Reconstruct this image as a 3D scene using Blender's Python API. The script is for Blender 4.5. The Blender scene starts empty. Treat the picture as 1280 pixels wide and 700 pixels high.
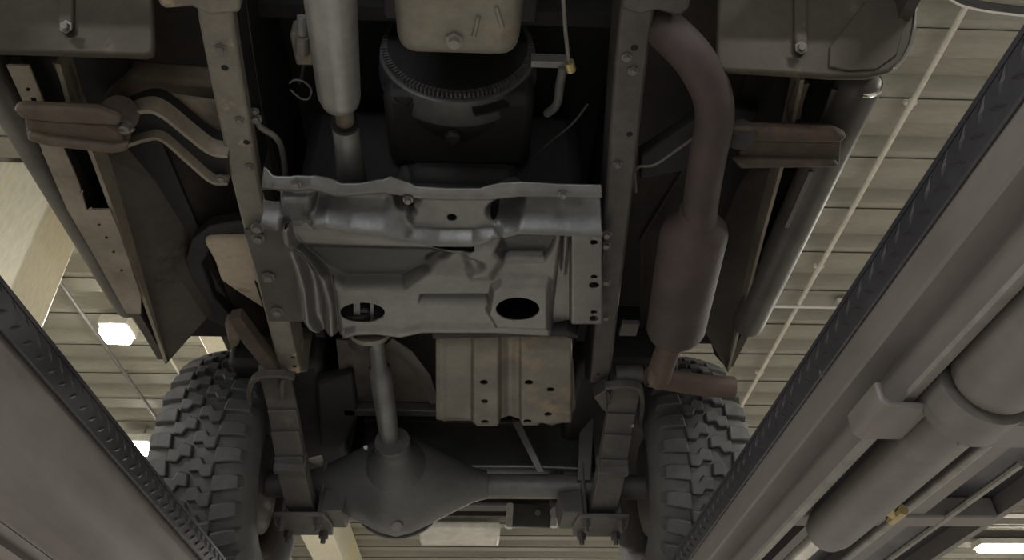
import bpy, bmesh, math, random
from mathutils import Vector, Matrix

random.seed(7)
scene = bpy.context.scene
col = scene.collection
rad = math.radians

# ------------------------------------------------------------------ camera
CAMZ = 1.5                       # eye height above the workshop floor
FPX = 1000.0
PITCH, YAW, ROLL = rad(36.103), rad(2.910), rad(-0.7)
cp, sp, cy, sy = math.cos(PITCH), math.sin(PITCH), math.cos(YAW), math.sin(YAW)
FWD = Vector((sy * cp, cy * cp, sp))
_rt = Vector((cy, -sy, 0.0))
_up = _rt.cross(FWD)
RT = _rt * math.cos(ROLL) + _up * math.sin(ROLL)
UP = -_rt * math.sin(ROLL) + _up * math.cos(ROLL)
cam_d = bpy.data.cameras.new('camera')
cam = bpy.data.objects.new('camera', cam_d)
col.objects.link(cam)
cam_d.sensor_width = 36.0
cam_d.lens = FPX / 1280.0 * 36.0
cam_d.clip_start = 0.02
cam_d.clip_end = 100
cam.matrix_world = Matrix(((RT.x, UP.x, -FWD.x, 0), (RT.y, UP.y, -FWD.y, 0), (RT.z, UP.z, -FWD.z, CAMZ), (0, 0, 0, 1)))
scene.camera = cam

# ------------------------------------------------------------------ world, lights, exposure
scene.view_settings.view_transform = 'Standard'
scene.view_settings.look = 'None'
scene.view_settings.gamma = 1.0
scene.view_settings.exposure = 0.82
scene.cycles.use_denoising = True
world = bpy.data.worlds.new('world')
scene.world = world
world.use_nodes = True
world.node_tree.nodes['Background'].inputs[0].default_value = (0.62, 0.72, 0.95, 1)
world.node_tree.nodes['Background'].inputs[1].default_value = 0.35


def area(name, loc, direction, sx, sy_, power, color):
    d = bpy.data.lights.new(name, 'AREA')
    d.shape = 'RECTANGLE'
    d.size, d.size_y, d.energy, d.color = sx, sy_, power, color
    o = bpy.data.objects.new(name, d)
    col.objects.link(o)
    o.location = loc
    o.rotation_euler = Vector(direction).to_track_quat('-Z', 'Y').to_euler()
    return o


# daylight through the open roller door behind the camera
area('daylight_door', (-1.4, -5.6, 1.9), (0.08, 1, 0.05), 4.4, 3.0, 75, (0.97, 0.97, 0.96))
LAMP_COLOR = (1.0, 0.955, 0.875)
LAMP_POWER = 100


# ------------------------------------------------------------------ helpers
def W(px, py, h):
    """world point seen at that pixel at height h above the eye"""
    d = FWD + RT * ((px - 640) / FPX) - UP * ((py - 350) / FPX)
    p = d * (h / d.z)
    return Vector((p.x, p.y, CAMZ + h))


def Z(h):
    return CAMZ + h


class MB:
    def __init__(self):
        self.v, self.f = [], []

    def add(self, vs, fs):
        n = len(self.v)
        self.v += [tuple(p) for p in vs]
        self.f += [tuple(i + n for i in q) for q in fs]
        return self

    def box(self, a, b):
        (x0, y0, z0), (x1, y1, z1) = a, b
        return self.add([(x0, y0, z0), (x1, y0, z0), (x1, y1, z0), (x0, y1, z0), (x0, y0, z1), (x1, y0, z1), (x1, y1, z1), (x0, y1, z1)],
                        [(3, 2, 1, 0), (4, 5, 6, 7), (0, 1, 5, 4), (1, 2, 6, 5), (2, 3, 7, 6), (3, 0, 4, 7)])

    def prism(self, pts, ext):
        n = len(pts)
        e = Vector(ext)
        vs = [Vector(p) for p in pts] + [Vector(p) + e for p in pts]
        fs = [tuple(range(n))[::-1], tuple(range(n, 2 * n))] + [(i, (i + 1) % n, n + (i + 1) % n, n + i) for i in range(n)]
        return self.add(vs, fs)

    def sweep(self, path, section, upv=(0, 0, 1)):
        """section: list of (side, up) offsets, closed loop, swept along path"""
        path = [Vector(p) for p in path]
        n, m = len(path), len(section)
        vs = []
        for i, p in enumerate(path):
            t = (path[min(i + 1, n - 1)] - path[max(i - 1, 0)]).normalized()
            s = t.cross(Vector(upv)).normalized()
            u = s.cross(t)
            vs += [p + s * a + u * b for a, b in section]
        fs = [tuple(range(m)), tuple(range((n - 1) * m, n * m))[::-1]]
        for i in range(n - 1):
            for j in range(m):
                k = (j + 1) % m
                fs.append((i * m + j, (i + 1) * m + j, (i + 1) * m + k, i * m + k))
        return self.add(vs, fs)

    def tube(self, path, r, n=16, caps=True):
        path = [Vector(p) for p in path]
        rs = r if isinstance(r, (list, tuple)) else [r] * len(path)
        vs, fs = [], []
        prev = None
        for i, p in enumerate(path):
            t = path[min(i + 1, len(path) - 1)] - path[max(i - 1, 0)]
            if t.length < 1e-9:
                t = Vector((0, 0, 1))
            t.normalize()
            if prev is None:
                a = Vector((0, 0, 1)) if abs(t.z) < 0.9 else Vector((1, 0, 0))
                s = t.cross(a).normalized()
            else:
                s = (prev - t * prev.dot(t)).normalized()
            prev = s
            u = t.cross(s)
            vs += [p + (s * math.cos(2 * math.pi * k / n) + u * math.sin(2 * math.pi * k / n)) * rs[i] for k in range(n)]
        for i in range(len(path) - 1):
            for k in range(n):
                j = (k + 1) % n
                fs.append((i * n + k, i * n + j, (i + 1) * n + j, (i + 1) * n + k))
        if caps:
            fs += [tuple(range(n))[::-1], tuple(range((len(path) - 1) * n, len(path) * n))]
        return self.add(vs, fs)

    def lathe(self, origin, axis, prof, n=32, closed=False):
        """prof: (distance along axis, radius)"""
        axis = Vector(axis).normalized()
        a = Vector((0, 0, 1)) if abs(axis.z) < 0.9 else Vector((1, 0, 0))
        s = axis.cross(a).normalized()
        u = axis.cross(s)
        o = Vector(origin)
        vs, fs = [], []
        for x, r in prof:
            vs += [o + axis * x + (s * math.cos(2 * math.pi * k / n) + u * math.sin(2 * math.pi * k / n)) * r for k in range(n)]
        L = len(prof)
        for i in range(L - 1 + (1 if closed else 0)):
            i2 = (i + 1) % L
            for k in range(n):
                j = (k + 1) % n
                fs.append((i * n + k, i * n + j, i2 * n + j, i2 * n + k))
        if not closed:
            fs += [tuple(range(n))[::-1], tuple(range((L - 1) * n, L * n))]
        return self.add(vs, fs)

    def build(self, name, material, parent=None, smooth=None, bevel=0.0, segs=2):
        me = bpy.data.meshes.new(name)
        me.from_pydata(self.v, [], self.f)
        bm = bmesh.new()
        bm.from_mesh(me)
        bmesh.ops.recalc_face_normals(bm, faces=bm.faces)
        bm.to_mesh(me)
        bm.free()
        return link(name, me, material, parent, smooth, bevel, segs)


def link(name, me, material, parent=None, smooth=None, bevel=0.0, segs=2):
    o = bpy.data.objects.new(name, me)
    col.objects.link(o)
    if material and not me.materials:
        me.materials.append(material)
    if smooth is not None:
        me.polygons.foreach_set('use_smooth', [True] * len(me.polygons))
        me.set_sharp_from_angle(angle=rad(smooth))
    if bevel:
        b = o.modifiers.new('bevel', 'BEVEL')
        b.width, b.segments, b.limit_method, b.angle_limit = bevel, segs, 'ANGLE', rad(35)
        if smooth is None:
            me.polygons.foreach_set('use_smooth', [True] * len(me.polygons))
            me.set_sharp_from_angle(angle=rad(60))
    if parent:
        adopt(o, parent)
    return o


WORLD_LOC = {}


def adopt(o, parent):
    o.parent = parent
    o.matrix_parent_inverse = Matrix.Translation(WORLD_LOC.get(parent.name, Vector((0, 0, 0)))).inverted()


def root(name, loc, label, cat, group=None):
    o = bpy.data.objects.new(name, None)
    col.objects.link(o)
    o.location = loc
    o.empty_display_size = 0.1
    WORLD_LOC[o.name] = Vector(loc)
    o['label'], o['category'] = label, cat
    if group:
        o['group'] = group
    return o


def tag(o, label, cat, group=None):
    o['label'], o['category'] = label, cat
    if group:
        o['group'] = group
    return o


def struct(o):
    o['kind'] = 'structure'
    return o


def dup(o, parent=None, offset=(0, 0, 0)):
    c = o.copy()
    col.objects.link(c)
    c.location = Vector(o.location) + Vector(offset)
    if parent:
        c.parent = parent
        c.matrix_parent_inverse = o.matrix_parent_inverse.copy()
    return c


def plate2d(name, material, outline, holes=(), thick=0.004, mat4=None, parent=None, bevel=0.0):
    """flat sheet with real holes from 2D outlines"""
    cu = bpy.data.curves.new(name, 'CURVE')
    cu.dimensions = '2D'
    cu.fill_mode = 'BOTH'
    cu.extrude = thick / 2
    for loop in [outline] + list(holes):
        s = cu.splines.new('POLY')
        s.points.add(len(loop) - 1)
        for p, q in zip(s.points, loop):
            p.co = (q[0], q[1], 0, 1)
        s.use_cyclic_u = True
    tmp = bpy.data.objects.new(name, cu)
    col.objects.link(tmp)
    me = bpy.data.meshes.new_from_object(tmp)
    bpy.data.objects.remove(tmp)
    bpy.data.curves.remove(cu)
    if mat4 is not None:
        me.transform(mat4)
    me.name = name
    me.materials.clear()
    return link(name, me, material, parent, None, bevel)


def circ(cx, cy_, rx, ry=None, n=20):
    ry = ry or rx
    return [(cx + rx * math.cos(2 * math.pi * k / n), cy_ + ry * math.sin(2 * math.pi * k / n)) for k in range(n)]


def smooth01(t):
    t = max(0.0, min(1.0, t))
    return t * t * (3 - 2 * t)


def interp(pts, x):
    if x <= pts[0][0]:
        return pts[0][1]
    for (x0, y0), (x1, y1) in zip(pts, pts[1:]):
        if x <= x1:
            return y0 + (y1 - y0) * (x - x0) / (x1 - x0)
    return pts[-1][1]


def spline(pts, n=6):
    """Catmull-Rom through the points"""
    pts = [Vector(p) for p in pts]
    P = [pts[0] * 2 - pts[1]] + pts + [pts[-1] * 2 - pts[-2]]
    out = []
    for i in range(1, len(P) - 2):
        a, b, c, d = P[i - 1:i + 3]
        for k in range(n):
            t = k / n
            out.append(0.5 * ((2 * b) + (c - a) * t + (2 * a - 5 * b + 4 * c - d) * t * t + (3 * b - a - 3 * c + d) * t ** 3))
    out.append(pts[-1])
    return out


# ------------------------------------------------------------------ materials
MATS = {}


def mat(name, c1, c2=None, rough=0.55, metal=0.0, scale=6.0, bump=0.15, rust=None, rust_amt=0.0, rust_scale=9.0, fine=60.0, spec=0.5, stretch=(1, 1, 1)):
    m = bpy.data.materials.new(name)
    m.use_nodes = True
    nt = m.node_tree
    N, L = nt.nodes, nt.links
    b = N['Principled BSDF']
    b.inputs['Metallic'].default_value = metal
    b.inputs['Specular IOR Level'].default_value = spec
    tc = N.new('ShaderNodeTexCoord')
    mp = N.new('ShaderNodeMapping')
    mp.inputs['Scale'].default_value = stretch
    L.new(tc.outputs['Object'], mp.inputs[0])

    def noise(s, det=5, r=0.6):
        n = N.new('ShaderNodeTexNoise')
        n.inputs['Scale'].default_value = s
        n.inputs['Detail'].default_value = det
        n.inputs['Roughness'].default_value = r
        L.new(mp.outputs[0], n.inputs['Vector'])
        return n

    def ramp(src, a, bb):
        r = N.new('ShaderNodeMapRange')
        r.inputs[1].default_value, r.inputs[2].default_value = a, bb
        L.new(src, r.inputs[0])
        return r.outputs[0]

    def mix(fac, A, B):
        x = N.new('ShaderNodeMix')
        x.data_type = 'RGBA'
        L.new(fac, x.inputs[0])
        for v, s in ((A, x.inputs[6]), (B, x.inputs[7])):
            if isinstance(v, tuple):
                s.default_value = (*v, 1)
            else:
                L.new(v, s)
        return x.outputs[2]
    c2 = c2 or tuple(v * 0.75 for v in c1)
    n1 = noise(scale)
    out = mix(ramp(n1.outputs[0], 0.35, 0.65), c1, c2)
    nf = noise(fine, 3)
    dark = N.new('ShaderNodeMix')
    dark.data_type = 'RGBA'
    dark.blend_type = 'MULTIPLY'
    dark.inputs[0].default_value = 0.35
    L.new(out, dark.inputs[6])
    L.new(nf.outputs[0], dark.inputs[7])
    out = dark.outputs[2]
    rgh = N.new('ShaderNodeMapRange')
    rgh.inputs[3].default_value, rgh.inputs[4].default_value = max(0.05, rough - 0.12), min(1, rough + 0.12)
    L.new(n1.outputs[0], rgh.inputs[0])
    L.new(rgh.outputs[0], b.inputs['Roughness'])
    if rust:
        nr = noise(rust_scale, 8, 0.7)
        f = ramp(nr.outputs[0], 0.62 - rust_amt * 0.35, 0.70 - rust_amt * 0.25)
        out = mix(f, out, rust)
        inv = N.new('ShaderNodeMath')
        inv.operation = 'MULTIPLY_ADD'
        L.new(f, inv.inputs[0])
        inv.inputs[1].default_value, inv.inputs[2].default_value = -metal, metal
        L.new(inv.outputs[0], b.inputs['Metallic'])
    L.new(out, b.inputs['Base Color'])
    if bump:
        bp = N.new('ShaderNodeBump')
        bp.inputs['Strength'].default_value = bump
        bp.inputs['Distance'].default_value = 0.004
        L.new(nf.outputs[0], bp.inputs['Height'])
        L.new(bp.outputs[0], b.inputs['Normal'])
    MATS[name] = m
    return m


def emit(name, color, strength):
    m = bpy.data.materials.new(name)
    m.use_nodes = True
    nt = m.node_tree
    nt.nodes.clear()
    e = nt.nodes.new('ShaderNodeEmission')
    e.inputs[0].default_value = (*color, 1)
    e.inputs[1].default_value = strength
    o = nt.nodes.new('ShaderNodeOutputMaterial')
    nt.links.new(e.outputs[0], o.inputs[0])
    return m


M_ceil = mat('deck_steel', (0.31, 0.298, 0.245), (0.22, 0.211, 0.173), 0.6, 0.0, 2.0, 0.05, stretch=(0.25, 1, 1))
M_floor = mat('concrete_floor', (0.50, 0.485, 0.455), (0.42, 0.405, 0.38), 0.6, 0.0, 1.2, 0.1)
M_wall = mat('painted_wall', (0.50, 0.48, 0.42), (0.44, 0.42, 0.37), 0.8, 0.0, 1.5, 0.05)
M_cream = mat('cream_paint', (0.90, 0.85, 0.68), (0.84, 0.78, 0.60), 0.6, 0.0, 1.6, 0.04, rust=(0.80, 0.68, 0.30), rust_amt=0.25, rust_scale=1.5, stretch=(1, 1, 0.25))
M_pipe = mat('conduit_paint', (0.72, 0.69, 0.60), None, 0.5, 0.0, 8)
M_runway = mat('runway_paint', (0.15, 0.136, 0.131), (0.125, 0.113, 0.109), 0.5, 0.0, 5, 0.05, stretch=(1, 0.3, 1))
M_tread = mat('tread_plate', (0.045, 0.046, 0.055), (0.035, 0.035, 0.042), 0.42, 0.2, 12, 0.1, rust=(0.16, 0.155, 0.16), rust_amt=-0.1, rust_scale=30)
M_lip = mat('bare_lip', (0.30, 0.29, 0.27), None, 0.45, 0.3, 20)
M_cyl = mat('cylinder_paint', (0.14, 0.130, 0.124), (0.11, 0.102, 0.097), 0.42, 0.0, 4, 0.04)
M_rod = mat('chrome_rod', (0.75, 0.73, 0.68), None, 0.25, 0.6, 10, 0.0)
M_fitting = mat('brass_fitting', (0.55, 0.45, 0.22), None, 0.4, 0.7, 20)
M_under = mat('undercoat', (0.085, 0.072, 0.060), (0.055, 0.047, 0.040), 0.75, 0.0, 5, 0.4, rust=(0.02, 0.018, 0.017), rust_amt=0.12, rust_scale=4)
M_black = mat('black_grime', (0.016, 0.0155, 0.016), (0.010, 0.010, 0.011), 0.7, 0.0, 8, 0.3)
M_rail = mat('frame_steel', (0.105, 0.100, 0.092), (0.07, 0.066, 0.062), 0.5, 0.15, 10, 0.2)
M_railrust = mat('frame_steel_patchy', (0.26, 0.24, 0.205), (0.17, 0.155, 0.13), 0.55, 0.1, 10, 0.25, rust=(0.40, 0.32, 0.22), rust_amt=0.2, rust_scale=10)
M_skid = mat('stamped_silver', (0.205, 0.205, 0.20), (0.165, 0.165, 0.162), 0.38, 0.65, 7, 0.12, rust=(0.13, 0.125, 0.115), rust_amt=0.08, rust_scale=7)
M_cross = mat('galvanised_member', (0.19, 0.193, 0.19), (0.145, 0.147, 0.145), 0.40, 0.65, 9, 0.15, rust=(0.11, 0.105, 0.10), rust_amt=0.1, rust_scale=9)


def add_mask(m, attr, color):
    """darker reflection painted into the colour where the mesh attribute says so"""
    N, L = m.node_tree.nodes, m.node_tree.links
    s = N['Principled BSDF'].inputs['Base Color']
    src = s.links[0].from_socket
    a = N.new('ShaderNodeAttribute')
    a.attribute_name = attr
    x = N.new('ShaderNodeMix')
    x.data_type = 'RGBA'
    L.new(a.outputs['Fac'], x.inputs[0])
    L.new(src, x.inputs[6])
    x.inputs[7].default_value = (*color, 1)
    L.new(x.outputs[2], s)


add_mask(M_skid, 'recess_shade', (0.045, 0.046, 0.046))
M_shaft = mat('shaft_silver', (0.34, 0.34, 0.335), (0.26, 0.26, 0.257), 0.38, 0.5, 8, 0.08, stretch=(1, 1, 1))
M_shaft2 = mat('shaft_grey', (0.17, 0.175, 0.17), (0.12, 0.122, 0.12), 0.45, 0.4, 10, 0.1)
M_dustshaft = mat('rusty_coupling', (0.16, 0.14, 0.11), (0.10, 0.085, 0.07), 0.6, 0.3, 18, 0.3, rust=(0.22, 0.13, 0.07), rust_amt=0.15, rust_scale=20)
M_alu = mat('cast_aluminium', (0.22, 0.205, 0.17), (0.16, 0.148, 0.12), 0.5, 0.3, 9, 0.25, rust=(0.13, 0.10, 0.068), rust_amt=0.24, rust_scale=8)
M_gear = mat('ring_gear_steel', (0.18, 0.18, 0.178), (0.13, 0.13, 0.13), 0.4, 0.4, 12, 0.1)
M_exh = mat('exhaust_oxide', (0.065, 0.045, 0.044), (0.048, 0.034, 0.033), 0.7, 0.0, 10, 0.2)
M_exhr = mat('exhaust_rust', (0.12, 0.078, 0.064), (0.09, 0.06, 0.05), 0.7, 0.0, 14, 0.25)
M_apron = mat('apron_paint', (0.070, 0.060, 0.044), (0.050, 0.043, 0.032), 0.68, 0.0, 5, 0.15, rust=(0.10, 0.082, 0.058), rust_amt=0.12, rust_scale=6, spec=0.3)
M_rocker = mat('rocker_grey', (0.115, 0.108, 0.098), (0.075, 0.07, 0.064), 0.5, 0.1, 6, 0.12)
M_chrome = mat('bright_chrome', (0.80, 0.80, 0.78), None, 0.2, 0.9, 10, 0.0)
M_beige = mat('sill_beige', (0.33, 0.29, 0.23), (0.21, 0.18, 0.145), 0.6, 0.05, 9, 0.2, rust=(0.17, 0.11, 0.07), rust_amt=0.08, rust_scale=9)
M_rusty = mat('rusty_bracket', (0.17, 0.135, 0.10), (0.10, 0.078, 0.06), 0.75, 0.0, 12, 0.45, rust=(0.12, 0.080, 0.058), rust_amt=0.22, rust_scale=12)
M_rustdk = mat('dark_rust', (0.085, 0.062, 0.048), (0.05, 0.038, 0.03), 0.8, 0.0, 12, 0.4, rust=(0.095, 0.060, 0.042), rust_amt=0.15)
M_canister = mat('canister_cream', (0.50, 0.43, 0.34), (0.42, 0.35, 0.27), 0.6, 0.0, 6, 0.1, rust=(0.22, 0.15, 0.1), rust_amt=0.02)
M_rubber = mat('tyre_rubber', (0.085, 0.086, 0.084), (0.068, 0.068, 0.067), 0.65, 0.0, 14, 0.1, rust=(0.085, 0.082, 0.076), rust_amt=0.05, rust_scale=5)
M_wheel = mat('wheel_steel', (0.13, 0.115, 0.10), (0.09, 0.08, 0.07), 0.55, 0.2, 8, 0.15, rust=(0.15, 0.10, 0.07), rust_amt=0.1)
M_spring = mat('spring_steel', (0.10, 0.095, 0.088), (0.07, 0.066, 0.06), 0.6, 0.1, 12, 0.25, rust=(0.11, 0.085, 0.06), rust_amt=0.08)
M_axle = mat('axle_grey', (0.10, 0.10, 0.098), (0.075, 0.075, 0.073), 0.5, 0.1, 7, 0.15)
M_axlelt = mat('axle_tube_grey', (0.14, 0.138, 0.13), (0.10, 0.099, 0.094), 0.5, 0.15, 9, 0.15)
M_shield = mat('heat_shield', (0.165, 0.152, 0.125), (0.115, 0.106, 0.088), 0.5, 0.25, 8, 0.15, rust=(0.19, 0.135, 0.085), rust_amt=0.22, rust_scale=7)
M_tank = mat('tank_dark', (0.050, 0.050, 0.050), (0.04, 0.04, 0.04), 0.5, 0.0, 4, 0.1)
M_bolt = mat('bolt_steel', (0.25, 0.24, 0.22), None, 0.45, 0.5, 30)
M_hole = mat('hole_dark', (0.006, 0.006, 0.006), None, 0.8)
M_white = mat('painted_light_white', (0.75, 0.73, 0.68), None, 0.4, 0.0, 6, 0.0)
M_lamp = emit('lamp_glow', (1.0, 0.96, 0.86), 22.0)
M_diffuser = mat('milky_diffuser', (0.70, 0.69, 0.64), None, 0.4, 0.0, 6, 0.0)
M_cable = mat('black_cable', (0.03, 0.03, 0.03), None, 0.5, 0.0, 20)
M_greycable = mat('grey_cable', (0.20, 0.195, 0.18), None, 0.5, 0.1, 20)

# ------------------------------------------------------------------ the workshop
CEIL = Z(3.2)
X0, X1, Y0, Y1 = -8.0, 9.0, -5.0, 15.0
struct(MB().box((X0, Y0, -0.2), (X1, Y1, 0)).build('floor', M_floor))
struct(MB().box((X0 - .2, Y0, -0.2), (X0, Y1, CEIL + .3)).build('wall_left', M_wall))
struct(MB().box((X1, Y0, -0.2), (X1 + .2, Y1, CEIL + .3)).build('wall_right', M_wall))
struct(MB().box((X0 - .2, Y1, -0.2), (X1 + .2, Y1 + .2, CEIL + .3)).build('wall_back', M_wall))
wf = MB()
wf.box((X0 - .2, Y0 - .2, -0.2), (-3.8, Y0, CEIL + .3))
wf.box((1.0, Y0 - .2, -0.2), (X1 + .2, Y0, CEIL + .3))
wf.box((-3.8, Y0 - .2, 3.6), (1.0, Y0, CEIL + .3))
struct(wf.build('wall_front', M_wall))

# ceiling: corrugated deck, every pan a piece of its own
ceil = struct(MB().box((X0, Y0, CEIL + .10), (X1, Y1, CEIL + .3)).build('ceiling', M_ceil))
PER = 0.432
pan = MB()
prof = [(0.0, -0.004), (0.03, -0.004), (0.034, 0.004), (0.165, 0.004), (0.215, 0.080), (0.335, 0.080), (0.385, 0.012), (0.4315, 0.008), (0.4315, 0.016), (0.39, 0.02), (0.342, 0.088), (0.208, 0.088), (0.16, 0.012), (0.014, 0.012), (0.0, 0.002)]
pan.prism([(X0, y, CEIL + z) for y, z in prof], (X1 - X0, 0, 0))
k = 0
YS = 2.72 - PER * 12
first = None
while YS + PER * k < Y1 - PER:
    if first is None:
        first = pan.build('panel', M_ceil, ceil)
        first.location.y = YS
    else:
        o = dup(first, ceil, (0, PER * k, 0))
    k += 1

# cream column and long cream beam
struct(MB().box((-2.72, 3.36, 0), (-2.33, 3.72, CEIL + 0.02)).build('column', M_cream, bevel=0.012))
struct(MB().box((-1.78, 1.5, Z(2.73)), (-1.45, Y1, CEIL + 0.02)).build('beam', M_cream, bevel=0.01))


# conduits under the ceiling
def conduit(path, r, label, name='ceiling_conduit', m=None, couplings=(), group='conduits under the ceiling'):
    t = root(name, path[0], label, 'conduit', group)
    MB().tube(path, r, 10).build('pipe', m or M_pipe, t, smooth=40)
    a, b = Vector(path[0]), Vector(path[-1])
    d = (b - a).normalized()
    for i, f in enumerate(couplings):
        p = a.lerp(b, f)
        MB().tube([p - d * .03, p + d * .03], r * 1.2, 10).build('coupling', m or M_pipe, t, smooth=40)
        MB().box((p.x - r * 2.0, p.y - .010, p.z), (p.x + r * 2.0, p.y + .010, p.z + r * 1.4)).build('strap', m or M_pipe, t)
    return t


conduit([(2.17, 0.5, Z(3.14)), (2.33, 10.5, Z(3.14))], 0.016, 'long pale steel conduit crossing the ceiling ribs on the exhaust side', couplings=(.1, .22, .36, .5, .66, .85))
zz = Z(3.12)
cd = root('branch_conduit', (1.7, 4.53, zz), 'short white conduit parallel to the ribs with a white box at its end', 'conduit', 'conduits under the ceiling')
MB().tube([(1.6, 4.53, zz), (2.52, 4.53, zz)], 0.011, 8).build('pipe', M_white, cd, smooth=40)
MB().box((2.50, 4.48, zz - .03), (2.60, 4.58, zz + .05)).build('junction_box', M_white, cd, bevel=.008)
conduit([(-3.30, 1.5, Z(3.15)), (-3.24, 12, Z(3.15))], 0.014, 'thin conduit beyond the cream column seen at the outer edge', couplings=(.3, .6))
conduit([(-2.78, 3.9, Z(3.14)), (-2.72, 12.5, Z(3.14))], 0.014, 'thin grey conduit running between the two glowing square lamps and the wall', m=M_greycable, couplings=(.2, .5))
conduit([(-2.36, 4.2, Z(3.15)), (-2.30, 12.5, Z(3.15))], 0.011, 'thinnest conduit passing above the upper square lamp toward the tire', couplings=(.25, .6))


# lamps
def lamp_light(parent, loc, sx, sy_, power):
    d = bpy.data.lights.new('lamp_light', 'AREA')
    d.shape, d.size, d.size_y, d.energy, d.color = 'RECTANGLE', sx, sy_, power, LAMP_COLOR
    o = bpy.data.objects.new('lamp_light', d)
    col.objects.link(o)
    o.location = loc
    o.parent = parent
    o.matrix_parent_inverse = Matrix.Translation(WORLD_LOC[parent.name]).inverted()


def square_lamp(loc, label, power=LAMP_POWER, s=0.105):
    t = root('high_bay_lamp', loc, label, 'lamp', 'ceiling lamps')
    x, y, z = loc
    MB().box((x - s, y - s, z + .06), (x + s, y + s, z + .14)).build('housing', M_white, t, bevel=.012)
    MB().box((x - s * .85, y - s * .85, z + .0), (x + s * .85, y + s * .85, z + .06)).build('diffuser', M_lamp, t, bevel=.02)
    MB().tube([(x, y, z + .14), (x, y, CEIL + .003)], .012, 8).build('stem', M_greycable, t)
    lamp_light(t, (x, y, z - .02), s * 2, s * 2, power)
    return t


def tube_lamp(loc, label, power=LAMP_POWER, L=1.25, glow=True):
    t = root('tube_lamp', loc, label, 'lamp', 'ceiling lamps')
    x, y, z = loc
    MB().box((x - L / 2, y - .12, z + .05), (x + L / 2, y + .12, z + .12)).build('housing', M_white, t, bevel=.01)
    for s in (-.055, .055):
        MB().tube([(x - L / 2 + .03, y + s, z + .02), (x + L / 2 - .03, y + s, z + .02)], .028, 10).build('tube', M_lamp, t, smooth=40)
    for s in (-L / 3, L / 3):
        MB().tube([(x + s, y, z + .12), (x + s, y, CEIL + .003)], .008, 6).build('stem', M_greycable, t)
    lamp_light(t, (x, y, z - .03), L, .24, power)
    return t


square_lamp((-2.53, 4.86, Z(2.98)), 'glowing square lamp beside the cream column, the upper of two')
square_lamp((-2.96, 6.71, Z(2.95)), 'glowing square lamp just above the runway edge beside the tire, the lower of two')
tube_lamp((6.75, 9.55, Z(3.02)), 'glowing long tube lamp past the outer edge of the cylinder runway')
for i, (x, y) in enumerate(((2.4, -2.4), (-3.2, -2.2), (5.2, 1.2), (5.4, 5.6), (-5.4, 1.6), (0.9, 12.6))):
    t = root('tube_lamp', (x, y, Z(3.02)), ('tube lamp over the door on the exhaust side', 'tube lamp over the door on the column side', 'first tube lamp beside the cylinder runway', 'second tube lamp beside the cylinder runway, further back', 'tube lamp on the far side of the cream column', 'tube lamp far behind the vehicle near the back wall')[i], 'lamp', 'ceiling lamps out of the picture')
    z = Z(3.02)
    MB().box((x - .62, y - .12, z + .05), (x + .62, y + .12, z + .10)).build('housing', M_white, t)
    MB().tube([(x - .59, y, z + .02), (x + .59, y, z + .02)], .028, 10).build('tube', M_lamp, t)
    lamp_light(t, (x, y, z - .03), 1.25, .24, LAMP_POWER)

# ------------------------------------------------------------------ the lift's two runways
RY0, RY1 = -1.2, 3.7
DECK = 0.53


def treads(mb, x, side, z0, z1):
    """raised lozenges of the tread plate on the turned-down flange"""
    y = RY0 + .03
    i = 0
    while y < RY1 - .03:
        zc = z0 + (z1 - z0) * (0.34 if i % 2 else 0.68)
        ang = rad(38) if i % 2 else rad(-38)
        L_, w_, t_ = .013, .0035, .0022
        vs = []
        for a, b, c in ((-L_, 0, 0), (0, -w_, 0), (L_, 0, 0), (0, w_, 0), (-L_ * .4, 0, 1), (L_ * .4, 0, 1)):
            dy = a * math.cos(ang) - b * math.sin(ang)
            dz = a * math.sin(ang) + b * math.cos(ang)
            vs.append((x + side * c * t_, y + dy, zc + dz))
        mb.add(vs, [(0, 1, 5, 4), (1, 2, 5), (2, 3, 4, 5), (3, 0, 4)])
        y += .0165
        i += 1
    return mb


# right runway
XR = 0.425
t = root('lift_runway', (XR + .25, 1.25, Z(.39)), 'dark steel lift runway with hydraulic cylinder under it, carrying the exhaust side wheel', 'vehicle lift', 'lift runways')
MB().box((XR, RY0, Z(DECK) - .006), (XR + .52, RY1, Z(DECK))).build('deck', M_tread, t)
MB().box((XR, RY0, Z(.484)), (XR + .006, RY1, Z(DECK) - .006)).build('tread_flange', M_tread, t, bevel=.002)
o = treads(MB(), XR, -1, Z(.484), Z(DECK)).build('tread_lozenge', M_tread, t)
o['kind'] = 'stuff'
MB().prism([(XR + .004, RY0, Z(.524)), (XR + .004, RY0, Z(.448)), (XR + .007, RY0, Z(.445)), (XR + .034, RY0, Z(.440)), (XR + .034, RY0, Z(.398)), (XR + .040, RY0, Z(.398)), (XR + .040, RY0, Z(.524))], (0, RY1 - RY0, 0)).build('side_plate', M_runway, t)
MB().prism([(XR + .0285, RY0, Z(.400)), (XR + .0285, RY0, Z(.394)), (XR + .040, RY0, Z(.394)), (XR + .040, RY0, Z(.400))], (0, RY1 - RY0, 0)).build('bottom_lip', M_lip, t)
MB().box((XR + .505, RY0, Z(.492)), (XR + .52, RY1, Z(DECK) - .006)).build('outer_side_plate', M_runway, t)
for y in (-.6, 1.35, 2.6):
    MB().box((XR + .040, y, Z(.485)), (XR + .5, y + .05, Z(DECK) - .006)).build('deck_rib', M_runway, t, bevel=.004)
# bracket welded over the bottom lip
yb0, yb1 = 0.735, 0.815
MB().prism([(XR - .002, yb0, Z(.412)), (XR - .002, yb0, Z(.388)), (XR + .006, yb0, Z(.381)), (XR + .055, yb0, Z(.381)), (XR + .055, yb0, Z(.388)), (XR + .010, yb0, Z(.389)), (XR + .006, yb0, Z(.395)), (XR + .006, yb0, Z(.412))], (0, yb1 - yb0, 0)).build('lip_bracket', M_runway, t, bevel=.003)
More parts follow.
